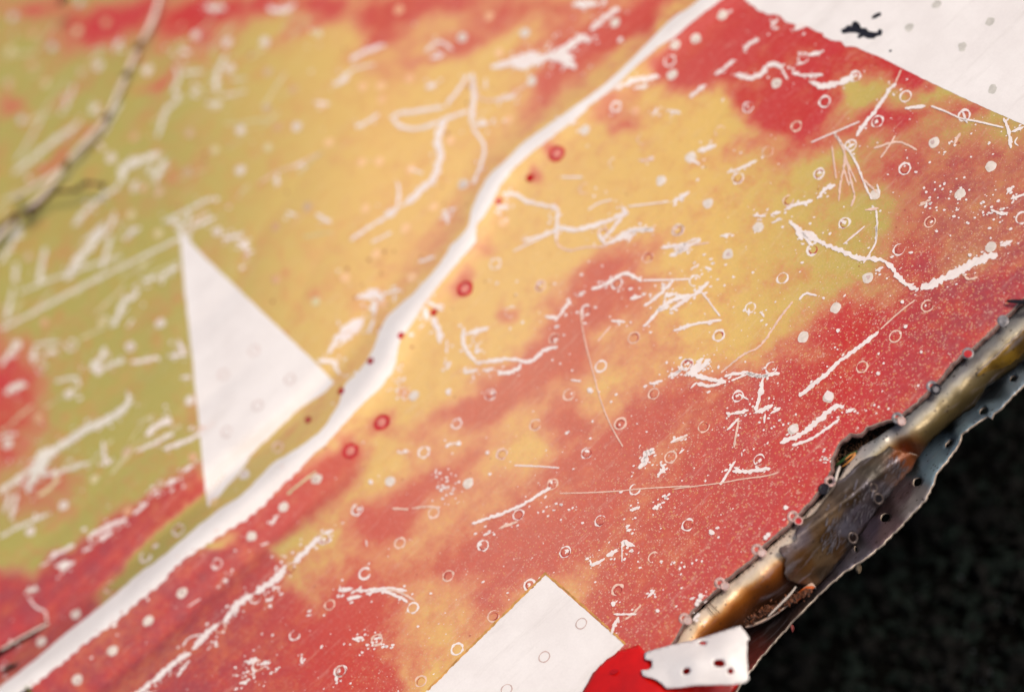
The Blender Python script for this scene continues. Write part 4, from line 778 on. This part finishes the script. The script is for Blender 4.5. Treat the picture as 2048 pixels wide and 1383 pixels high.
CC += [(1800, 900, -.018, (150, 76, 30)), (1810, 925, -.023, (160, 84, 40)), (1520, 1225, -.030, (70, 38, 22)), (1560, 1190, -.026, (62, 36, 24))]
def channel_tone(X, Y):  # brown coating, with crest highlight and shaded lower face painted into the ramp
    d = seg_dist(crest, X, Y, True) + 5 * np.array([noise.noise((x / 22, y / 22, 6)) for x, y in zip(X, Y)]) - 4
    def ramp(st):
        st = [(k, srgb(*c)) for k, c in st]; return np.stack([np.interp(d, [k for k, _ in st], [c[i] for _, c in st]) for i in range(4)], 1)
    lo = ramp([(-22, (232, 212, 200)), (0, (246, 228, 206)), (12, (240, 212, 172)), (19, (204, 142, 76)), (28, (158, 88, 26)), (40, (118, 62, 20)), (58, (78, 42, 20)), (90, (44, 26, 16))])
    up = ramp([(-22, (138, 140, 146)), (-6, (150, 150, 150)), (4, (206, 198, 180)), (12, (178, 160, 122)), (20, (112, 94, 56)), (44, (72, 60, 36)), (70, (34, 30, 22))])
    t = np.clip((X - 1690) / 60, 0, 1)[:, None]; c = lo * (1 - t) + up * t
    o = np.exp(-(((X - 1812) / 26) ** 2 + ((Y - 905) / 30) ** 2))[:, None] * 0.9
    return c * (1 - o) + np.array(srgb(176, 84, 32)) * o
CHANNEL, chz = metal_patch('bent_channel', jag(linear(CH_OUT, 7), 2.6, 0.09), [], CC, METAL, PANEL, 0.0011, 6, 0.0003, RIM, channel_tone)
# upper overlapping piece with ochre coating
UP = [(1953, 748), (1990, 716), (2030, 676), (2080, 630), (2180, 560), (2230, 600), (2100, 672), (2048, 712), (2024, 732), (2010, 742), (1996, 752), (1985, 752), (1974, 764), (1966, 768), (1958, 760)]
UC = [(1955, 748, -.006, (170, 132, 60)), (2000, 710, -.0035, (160, 122, 40)), (2060, 655, -.0035, (140, 104, 26)), (2140, 590, -.0045, (110, 84, 30)), (1970, 765, -.014, (120, 96, 50)), (2010, 738, -.015, (112, 84, 28)), (2060, 700, -.017, (96, 70, 26)), (2150, 640, -.019, (70, 50, 24))]
metal_patch('ochre_coated_overlap', jag(linear(UP, 6), 2.2, 0.12), [], UC, SCUFF, PANEL, 0.0009, 6, 0.0005)
# outer strip behind, rivet holes punched along it
ST = [(1440, 1300), (1475, 1258), (1530, 1236), (1600, 1180), (1650, 1120), (1700, 1060), (1760, 985), (1830, 900), (1900, 830), (1960, 770), (2048, 690), (2200, 590), (2300, 600), (2200, 680),
      (2110, 734), (2048, 768), (2020, 796), (2002, 815), (1988, 826), (1982, 835), (1975, 831), (1950, 846), (1922, 868), (1917, 886), (1905, 905), (1890, 925), (1872, 945), (1866, 966), (1848, 1000), (1830, 1020), (1800, 1052), (1762, 1090), (1742, 1106), (1720, 1122), (1690, 1140), (1655, 1170), (1622, 1202), (1585, 1240), (1545, 1285), (1515, 1320), (1492, 1350), (1460, 1400), (1400, 1450), (1330, 1450)]
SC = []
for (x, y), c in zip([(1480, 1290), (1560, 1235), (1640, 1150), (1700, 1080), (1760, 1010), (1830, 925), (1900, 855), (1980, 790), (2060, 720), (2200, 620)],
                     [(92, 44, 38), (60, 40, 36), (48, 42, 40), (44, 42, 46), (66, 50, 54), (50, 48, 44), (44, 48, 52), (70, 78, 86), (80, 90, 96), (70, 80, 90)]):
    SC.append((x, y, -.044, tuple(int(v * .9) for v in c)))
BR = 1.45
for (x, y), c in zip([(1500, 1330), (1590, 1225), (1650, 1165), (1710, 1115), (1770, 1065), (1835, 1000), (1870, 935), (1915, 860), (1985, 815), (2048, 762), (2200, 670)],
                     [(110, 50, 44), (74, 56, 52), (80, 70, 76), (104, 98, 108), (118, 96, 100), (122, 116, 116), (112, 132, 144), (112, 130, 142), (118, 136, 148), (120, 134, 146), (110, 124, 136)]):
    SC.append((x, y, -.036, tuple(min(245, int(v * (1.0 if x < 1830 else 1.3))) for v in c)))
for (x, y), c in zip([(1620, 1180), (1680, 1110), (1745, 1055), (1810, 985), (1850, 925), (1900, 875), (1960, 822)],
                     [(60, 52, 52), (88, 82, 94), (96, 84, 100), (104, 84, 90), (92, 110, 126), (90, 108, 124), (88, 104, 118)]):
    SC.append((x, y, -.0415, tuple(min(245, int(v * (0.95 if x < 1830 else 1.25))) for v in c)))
HS = [ell(1834, 963, 10, 8, 50), ell(1770, 1034, 10, 8.5, 30), ell(1711, 1097, 3, 6, 10), ell(1966, 821, 9, 6, 40), ell(1897, 886, 4.5, 10, -40), ell(2026, 756, 8, 5, 40)]
OUTER, oz = metal_patch('outer_strip', jag(linear(ST, 6), 2.4, 0.13), [jag(h, 1.0, .2) for h in HS], SC, SCUFF2 if 'SCUFF2' in globals() else attr_metal('dull_strip_metal', 0.35, 0.38, 0.35, 60), PANEL, 0.0011, 7, 0.0009)
# scuffed brown flap folded over the middle of the channel
FL = [(1778, 891), (1768, 902), (1752, 910), (1738, 913), (1722, 921), (1705, 937), (1690, 953), (1675, 962), (1668, 976), (1650, 998), (1636, 1016), (1626, 1027), (1616, 1034), (1604, 1039), (1597, 1052), (1590, 1066), (1593, 1079), (1580, 1088), (1560, 1093), (1557, 1101), (1564, 1112), (1571, 1118), (1572, 1136), (1571, 1148), (1578, 1160), (1592, 1166), (1612, 1170), (1634, 1172),
      (1652, 1152), (1672, 1128), (1700, 1092), (1722, 1062), (1745, 1032), (1768, 1002), (1790, 975), (1806, 958), (1813, 948), (1824, 940), (1832, 920), (1838, 912), (1815, 905), (1797, 900)]
F_ = []
for x, y, z, c in ((1778, 892, -.004, (80, 66, 46)), (1740, 920, -.004, (84, 66, 44)), (1690, 960, -.003, (92, 78, 66)), (1630, 1030, -.003, (110, 88, 66)), (1594, 1075, -.001, (104, 88, 90)), (1560, 1100, .001, (128, 104, 96)), (1572, 1145, -.001, (110, 84, 66)), (1630, 1170, -.010, (104, 74, 50)),
                   (1610, 1120, -.002, (112, 76, 40)), (1650, 1060, -.005, (106, 76, 44)), (1700, 990, -.007, (78, 58, 36)), (1745, 940, -.008, (70, 58, 42)), (1680, 1090, -.017, (92, 64, 38)), (1720, 1030, -.015, (90, 82, 92)), (1750, 980, -.015, (86, 74, 78)), (1790, 940, -.013, (104, 84, 74)), (1820, 925, -.013, (170, 92, 50)), (1800, 905, -.009, (150, 80, 36)), (1836, 912, -.015, (120, 70, 36)),
                   (1652, 1150, -.024, (66, 50, 38)), (1700, 1090, -.027, (52, 42, 36)), (1768, 1000, -.027, (52, 44, 42)), (1812, 948, -.022, (160, 104, 74)), (1665, 1035, -.0045, (124, 98, 72)), (1640, 1110, -.009, (118, 92, 66)), (1690, 1055, -.012, (110, 104, 116))): F_.append((x, y, z, c))
def flap_z(X, Y):
    X = np.asarray(X, float); Y = np.asarray(Y, float); d = ((X - 1668) + (Y - 976) * 1.08) / 1.47; s_ = ((X - 1668) - (Y - 976)) / 1.41
    z = np.interp(d, [-20, 12, 30, 46, 62, 80, 105, 130], [-.0032, -.0026, -.0034, -.0062, -.0110, -.0180, -.0268, -.033])
    z = z + .0012 * np.exp(-((d - 34 - .12 * s_) / 7) ** 2) - .0010 * np.exp(-((d - 58 + .1 * s_) / 8) ** 2) + .0018 * np.exp(-((s_ + 150) / 30) ** 2)
    return z
FLAP, fz = metal_patch('scuffed_brown_flap', jag(linear(FL, 5), 1.6, 0.2), [ell(1706, 1075, 8, 11, 10)], [(a, b, z, tuple(min(240, int(v * 0.84)) for v in c)) for a, b, z, c in F_], SCUFF, PANEL, 0.0010, 5, 0.0003, RIM, None, flap_z)
def on(zf, x, y, e=0.0006): return at(x, y, float(zf(np.array([x]), np.array([y]))[0]) + e)
def torus_px(zf, px, py, r, w, seg=18, e=0.0006, sx=1.0, rot=0.0):
    vs = []; fs = []
    for i in range(seg):
        a = i * 6.2832 / seg
        for q, hh in ((-0.5, 0.0), (0.0, 0.0006), (0.5, 0.0)):
            x = (r + q * w) * math.cos(a) * sx; y = (r + q * w) * math.sin(a)
            vs.append(on(zf, px + x * math.cos(rot) - y * math.sin(rot), py + x * math.sin(rot) + y * math.cos(rot), e + hh))
    for i in range(seg):
        j = (i + 1) % seg
        for q in (0, 1): fs.append((3 * i + q, 3 * j + q, 3 * j + q + 1, 3 * i + q + 1))
    return vs, fs
for x, y, r in ((1706, 1075, 10), (1757, 997, 10), (1747, 975, 8)):
    v, f = torus_px(fz, x, y, r, 4.5, sx=0.85, rot=-0.3); mesh_obj('punched_rim', v, f, plain('dull_punched_rim', srgb(112, 98, 92), .4, .5, 500, .3, .001), PANEL)
dk = []
v = [on(fz, x, y, 0.0004) for x, y in ell(1757, 997, 7, 8)]; mesh_obj('punched_hollow', v, [tuple(range(len(v)))], DARKM, PANEL)
# scuffs on the flap
g = MB()
for _i in range(140):
    c = rnd.random()
    x0, y0 = (1665 + rnd.gauss(0, 12), 1075 + rnd.gauss(0, 28)) if c < .4 else (1720 + rnd.gauss(0, 20), 1015 + rnd.gauss(0, 34)) if c < .8 else (1790 + rnd.gauss(0, 10), 935 + rnd.gauss(0, 12))
    L = rnd.uniform(4, 22); a = math.radians(rnd.gauss(68, 12)); w = rnd.uniform(0.6, 1.6)
    n = 5; vs = []
    for i in range(n):
        t = i / (n - 1); x = x0 + L * t * math.cos(a); y = y0 - L * t * math.sin(a); ww = w * math.sin(math.pi * (0.1 + 0.8 * t))
        if not inside(FL, np.array([x]), np.array([y]))[0]: vs = []; break
        vs += [on(fz, x - ww, y, .0011), on(fz, x + ww, y, .0011)]
    if vs: g.add(vs, [(2 * i, 2 * i + 1, 2 * i + 3, 2 * i + 2) for i in range(n - 1)])
o = mesh_obj('scuff_marks', g.v, g.f, plain('bright_scuff', srgb(132, 124, 130), 0.35, 0.4, 400, 0.5), PANEL); tag(o, kind='stuff')

EDGR = plain('pinkish_worn_rivet', srgb(206, 168, 158), .45, .4, 700, .1, .001)
# rivets that cling to the torn edge: crescent washer and loose inner ring
for k, (x, y, x2, y2, kind) in enumerate(((1369, 1236, 1375, 1240, 0), (1440, 1165, 1450, 1171, 0), (1514, 1098, 1524, 1105, 0), (1586, 1032, 1597, 1041, 2), (1660, 962, 1648, 977, 3), (1795, 835, 1803, 842, 1), (1864, 772, 1872, 778, 3), (1936, 706, 1936, 707, 4), (2006, 641, 2006, 641, 5))):
    zf = lambda X, Y: relief(X, Y)
    v, f = torus_px(zf, x, y, 8.5, 6.5, 20, 0.0003, 1.0); o = mesh_obj('edge_rivet', v, f, GREYR if k > 4 else EDGR, PANEL)
    if kind in (0, 1, 2):
        v, f = torus_px(zf, x2, y2, 7.5, 3.5, 18, 0.0008); mesh_obj('inner_ring', v, f, EDGR, o)
        v = [on(zf, a, b, .0010) for a, b in ell(x2, y2, 6.5, 6)]; mesh_obj('inner_disc', v, [tuple(range(16))][0:1], HALO if kind == 2 else GHOST, o, False)
    elif kind == 3:
        v, f = torus_px(zf, x2, y2, 9, 5, 18, 0.0012); mesh_obj('inner_ring', v, f, DARKM, o)
        v = [on(zf, a, b, .0014) for a, b in ell(x2, y2, 6, 6)]; mesh_obj('inner_disc', v, [tuple(range(16))], GREYR if k > 5 else DARKM, o, False)
    else:
        v = [on(zf, a, b, .0012) for a, b in ell(x2, y2, 8.5, 7.5)]; mesh_obj('inner_disc', v, [tuple(range(16))], HALO if kind == 4 else GREYR, o, False)
for x, y in ((1402, 1192), (1397, 1202), (1395, 1208), (1532, 1075), (1538, 1070)):
    v, f = chip(x, y, 5, x * .3); mesh_obj('edge_flake', [p + Vector((0, 0, .0008)) for p in v], f, BARE, PANEL, False)

# lower lip of the channel and the crumbs caught in it
lo = catmull([(1484, 1256), (1500, 1254), (1522, 1246), (1545, 1234), (1570, 1216), (1595, 1196), (1615, 1184), (1630, 1176), (1636, 1183)], 4)
hi = [(x - 3 - 3 * math.sin(i / 5), y - 5 - (7 if x > 1610 else 0)) for i, (x, y) in enumerate(lo)]
v, f = ribbon_z(hi, lo, -.026, -.027, .0012, 4); mesh_obj('lower_lip', v, f, plain('cream_lip_edge', srgb(196, 168, 150), 0.45, 0.35, 300, 0.1, .001), PANEL)
v, f = ribbon_z([(1583, 1200), (1600, 1180), (1612, 1172), (1624, 1170)], [(1588, 1206), (1605, 1194), (1618, 1183), (1630, 1174)], -.0255, -.026, .001, 3); mesh_obj('orange_rust_sliver', v, f, plain('orange_rust', srgb(196, 92, 38), .5, .3), PANEL)

# red enamel flap and white tab at the bottom
RF = [(1120, 1470), (1150, 1410), (1165, 1383), (1186, 1344), (1210, 1320), (1238, 1301), (1262, 1293), (1277, 1288), (1292, 1304), (1320, 1304), (1400, 1283), (1462, 1268), (1476, 1300), (1480, 1366), (1462, 1385), (1430, 1420), (1380, 1470)]
RC = [(1165, 1383, .0015, (0, 0, 0)), (1210, 1320, .0015, (0, 0, 0)), (1277, 1288, .0015, (0, 0, 0)), (1240, 1340, .0028, (0, 0, 0)), (1210, 1400, .0042, (0, 0, 0)), (1290, 1380, .0075, (0, 0, 0)), (1300, 1320, .002, (0, 0, 0)), (1120, 1470, .003, (0, 0, 0)), (1400, 1290, -.003, (0, 0, 0)), (1470, 1290, -.006, (0, 0, 0)), (1380, 1360, .000, (0, 0, 0)), (1470, 1375, -.012, (0, 0, 0)), (1380, 1470, .0, (0, 0, 0)), (1290, 1450, .008, (0, 0, 0))]
RFO, rz = metal_patch('red_enamel_flap', jag(linear(RF, 5), 1.4, .15), [], RC, ENAMEL, PANEL, .0008, 7, .0003, LIP); RFO['label'] = 'glossy red flap beside the white tab'
TB = [(1289, 1304), (1310, 1297), (1340, 1289), (1370, 1282), (1400, 1275), (1442, 1262), (1466, 1254), (1482, 1250), (1485, 1257), (1490, 1261), (1494, 1267), (1499, 1276), (1494, 1280), (1495, 1290), (1494, 1312), (1496, 1340), (1498, 1357), (1491, 1364), (1470, 1368), (1430, 1369), (1390, 1370), (1360, 1374), (1333, 1376),
      (1324, 1367), (1313, 1359), (1302, 1354), (1291, 1352), (1286, 1350), (1283, 1344), (1281, 1339), (1288, 1338), (1296, 1338), (1302, 1334), (1304, 1328), (1303, 1321), (1298, 1318), (1291, 1317), (1288, 1312)]
TC = [(1289, 1304, .0035, (0, 0, 0)), (1400, 1275, .0055, (0, 0, 0)), (1482, 1250, .006, (0, 0, 0)), (1498, 1310, .007, (0, 0, 0)), (1390, 1322, .013, (0, 0, 0)), (1460, 1310, .012, (0, 0, 0)), (1300, 1345, .008, (0, 0, 0)), (1333, 1376, .008, (0, 0, 0)), (1430, 1369, .009, (0, 0, 0)), (1497, 1360, .007, (0, 0, 0))]
TAB, tz = metal_patch('white_tab', jag(linear(TB, 4), .7, .3), [ell(1405, 1284, 8, 4, -5), ell(1438, 1325, 12.5, 8, -8), ell(1461, 1341, 6.5, 6, 20), ell(1372, 1341, 8.5, 6.8, 18)], TC, WHITE, PANEL, .0009, 6, .0002, BARE)
TAB['label'] = 'white tab with four punched holes curling over the edge'
mesh_obj('enamel_dent', [on(rz, x, y, .0008) for x, y in ell(1228, 1342, 9, 5, 15)], [tuple(range(16))], HOLE, PANEL)

# dark backing sheet standing in for the shade inside the gap
v, f = ribbon_z([(1640, 940), (1655, 880), (1720, 840), (1810, 815)], [(1680, 1000), (1740, 940), (1800, 880), (1850, 830)], -.022, -.024, 0, 5); mesh_obj('gap_shade_backing', v, f, plain('gap_shade', srgb(30, 20, 14), .8, .6, 150, 0, .003), PANEL)

# ------------------------------------------------------------------ loose things
def tube(pts, rad, seg=7, cap=True):
    """pts world points, rad list"""
    vs = []; fs = []; n = len(pts)
    for i, p in enumerate(pts):
        d = (pts[min(n - 1, i + 1)] - pts[max(0, i - 1)]).normalized(); a = d.orthogonal().normalized() if i == 0 else (a - d * a.dot(d)).normalized(); b = d.cross(a)
        for j in range(seg):
            t = j * 6.2832 / seg; vs.append(p + (a * math.cos(t) + b * math.sin(t)) * rad[i])
    for i in range(n - 1):
        for j in range(seg): fs.append((i * seg + j, i * seg + (j + 1) % seg, (i + 1) * seg + (j + 1) % seg, (i + 1) * seg + j))
    if cap: fs += [tuple(range(seg - 1, -1, -1)), tuple((n - 1) * seg + j for j in range(seg))]
    return vs, fs
STRAW = plain('pale_straw', srgb(218, 202, 188), .6, .2, 90); NODE = plain('brown_node', srgb(84, 40, 28), .6, .4, 200); TWIGM = plain('dark_twig_bark', srgb(66, 30, 20), .7, .45, 200, 0, .002)
stem = [(326, -30, .012), (305, 40, .011), (277, 92, .010), (252, 150, .009), (213, 235, .009), (170, 290, .009), (132, 330, .010), (80, 395, .010), (32, 436, .011), (-10, 480, .012), (-80, 560, .013)]
ST_ = thing('dry_grass_stem', at(132, 330, .010), 'long pale dry grass stem with dark joints lying across the upper left of the sheet', 'plant stem')
seg_ends = [(0, 2), (2, 4), (4, 6), (6, 8), (8, 10)]
for a, b in seg_ends:
    P = catmull(stem[a:b + 1], 12); n = len(P)
    v, f = tube([at(*p) for p in P], [.0006 + .0009 * math.sin(math.pi * (i + .6) / n) for i in range(n)]); mesh_obj('stalk_segment', v, f, STRAW, ST_)
for i in (2, 3, 4, 6, 8):
    x, y, z = stem[i]; P = [at(x - 7 + t * 14, y + 9 - t * 18, z + .0004) for t in (0, .25, .5, .75, 1)]
    v, f = tube(P, [.0008, .0015, .0017, .0013, .0007]); mesh_obj('dark_joint', v, f, NODE, ST_)
for pts in (((210, 238, .010), (190, 262, .013), (135, 320, .012)), ((130, 330, .011), (80, 365, .014), (20, 400, .014))):
    P = catmull(list(pts), 10); v, f = tube([at(*p) for p in P], [.0004 + .0008 * math.sin(math.pi * i / len(P)) for i in range(len(P))]); mesh_obj('leaf_sheath', v, f, STRAW, ST_)
TW = thing('thorny_twig', at(100, 390, .012), 'short dark knotty twig at the far left edge below the dry stem', 'twig')
P = catmull([(-60, 500, .012), (-5, 462, .012), (30, 434, .012), (75, 410, .012), (110, 385, .013), (150, 382, .013), (172, 366, .013), (208, 371, .014)], 6)
v, f = tube([at(*p) for p in P], [(.0017 - .0010 * i / len(P)) * (1 + .8 * max(0, noise.noise((i * .28, 0, 0)))) for i in range(len(P))]); mesh_obj('twig_wood', v, f, TWIGM, TW)
for x, y, r in ((60, 428, .0022), (74, 418, .0017), (150, 380, .0018), (172, 367, .0018), (206, 371, .0018), (28, 436, .002), (40, 402, .0014)):
    v, f = tube([at(x - 5, y + 3, .013), at(x, y, .013), at(x + 5, y - 3, .013)], [r * .4, r, r * .4]); mesh_obj('bud', v, f, TWIGM, TW)
def single(name, pts, rad, mat, lab, cat):
    o = thing(name, at(*pts[0]), lab, cat); P = catmull(pts, 5); n = len(P)
    off = Vector(o.location); bpy.data.objects.remove(o)
    v, f = tube([at(*p) for p in P], [rad * (0.35 + 0.65 * math.sin(math.pi * (i + 1) / (n + 1))) for i in range(n)], 6)
    o = mesh_obj(name, [p - off for p in v], f, mat); o.location = off; return tag(o, lab, cat)
GREEN = plain('green_blade', srgb(52, 84, 40), .5, .3)
single('grass_blade', [(1672, 930, -.008), (1688, 918, -.006), (1702, 908, -.006), (1714, 902, -.006)], .0008, GREEN, 'green grass blade poking out of the gap behind the torn edge', 'grass')
single('straw_loop', [(1682, 934, -.006), (1694, 926, -.004), (1706, 914, -.003), (1711, 905, -.003), (1702, 909, -.003), (1690, 919, -.004)], .0005, plain('orange_straw', srgb(200, 130, 60), .5, .3), 'thin orange straw bent into a loop beside the green blade', 'straw')
single('dry_straw', [(1671, 962, .001), (1675, 945, .001), (1680, 932, .001)], .0007, STRAW, 'short pale straw crossing the torn edge below the green blade', 'straw')
single('pale_stalk', [(1536, 1232, -.020), (1560, 1208, -.018), (1580, 1188, -.016), (1592, 1172, -.015)], .0006, STRAW, 'thin pale stalk lying in the rusty channel under the brown flap', 'stalk')
single('dark_rod', [(2014, 602, .003), (2040, 603, .004), (2110, 606, .004)], .0013, DARKM, 'dark metal rod sticking out over the torn edge at the far right', 'rod')
single('green_sprig', [(52, 1372, .004), (58, 1381, .004), (66, 1396, .004)], .0007, plain('fresh_green', srgb(120, 140, 40), .5, .3), 'tiny fresh green sprig at the lower left end of the white stripe', 'sprig')
single('brown_stick_tip', [(30, 1400, .004), (48, 1384, .005), (62, 1376, .005)], .0011, TWIGM, 'tip of a brown stick at the lower left corner', 'twig')
single('dark_leaf_tip', [(119, 8, .02), (125, 2, .022), (134, -20, .025)], .0018, plain('dark_leaf', srgb(24, 32, 18), .5, .4), 'dark leaf tip hanging into the picture at the top left', 'leaf')
for i, p in enumerate(([(1411, 1206, -.0045), (1420, 1220, -.0045), (1432, 1232, -.005)], [(1418, 1203, -.0045), (1428, 1214, -.0045), (1440, 1226, -.005)])):
    single('fine_thread', p, .00022, NODE, ('dark hair thin thread across the cream channel, the left of two', 'dark hair thin thread across the cream channel, the right of two')[i], 'thread')['group'] = 'fine threads across the channel'
# small petals under the strip
def leafy(name, x, y, z, a, b, ang, mat, lab):
    c = at(x, y, z); vs = []; n = 14
    for i in range(n):
        t = i * 6.2832 / n; u = a * math.cos(t); w = b * math.sin(t) * (1 - .4 * math.cos(t)); ca, sa = math.cos(ang), math.sin(ang)
        vs.append((cR * (u * ca - w * sa) + cU * (u * sa + w * ca)) + Vector((0, 0, .0006 * math.cos(2 * t))))
    vs.append(Vector((0, 0, .0012))); fs = [(i, (i + 1) % n, n) for i in range(n)]
    o = mesh_obj(name, vs, fs, mat); o.location = c; md = o.modifiers.new('t', 'SOLIDIFY'); md.thickness = .0003; return tag(o, lab, 'leaf')
leafy('pale_petal', 1716, 1136, -.046, .0028, .0017, math.radians(-75), plain('pale_leaf', srgb(122, 104, 82), .6, .3), 'small dull beige leaf hanging below the outer strip')
leafy('pink_petal', 1584, 1256, -.046, .002, .001, math.radians(-80), plain('pink_leaf', srgb(150, 70, 66), .6, .3), 'tiny reddish torn leaf under the lower strip near the white tab')
# rust and leaf crumbs
g = MB()
for _i in range(300):
    t = rnd.random() ** 0.9; x = 1486 + 130 * t + rnd.gauss(0, 4); y = 1248 - 66 * t + rnd.gauss(0, 4) - rnd.random() ** 3 * 22 * (1 - t)
    s = .0003 + .0016 * rnd.random() ** 2.5; p = at(x, y, -.024 + rnd.uniform(0, .003)); R = Matrix.Rotation(rnd.uniform(0, 6), 3, 'Z') @ Matrix.Rotation(rnd.uniform(-1.2, 1.2), 3, 'X')
    g.add([p + R @ Vector(q) * s for q in ((1, 0, 0), (0, .7, .2), (-1, 0, .1), (0, -.6, 0), (0, .1, .5))], [(0, 1, 4), (1, 2, 4), (2, 3, 4), (3, 0, 4)])
o = mesh_obj('leaf_crumbs', g.v, g.f, plain('rusty_crumb', srgb(92, 50, 26), .7, 1.0, 700), None, False); tag(o, 'orange brown crumbs of rust and dead leaf caught along the lower lip of the channel', 'debris', kind='stuff')
g = MB()
for _i in range(160):
    t = rnd.random(); x = 1672 + 110 * t + rnd.gauss(0, 6); y = 915 - 62 * t + rnd.gauss(0, 8)
    s = rnd.uniform(.0004, .0014); p = at(x, y, -.020 + rnd.uniform(0, .003)); R = Matrix.Rotation(rnd.uniform(0, 6), 3, 'Z')
    g.add([p + R @ Vector(q) * s for q in ((1, 0, 0), (0, .7, .2), (-1, 0, .1), (0, -.6, 0), (0, .1, .5))], [(0, 1, 4), (1, 2, 4), (2, 3, 4), (3, 0, 4)])
o = mesh_obj('soil_in_gap', g.v, g.f, plain('gap_soil', srgb(70, 44, 26), .8, .7, 260), None, False); tag(o, 'dark brown soil crumbs lodged in the gap behind the torn edge', 'soil', kind='stuff')
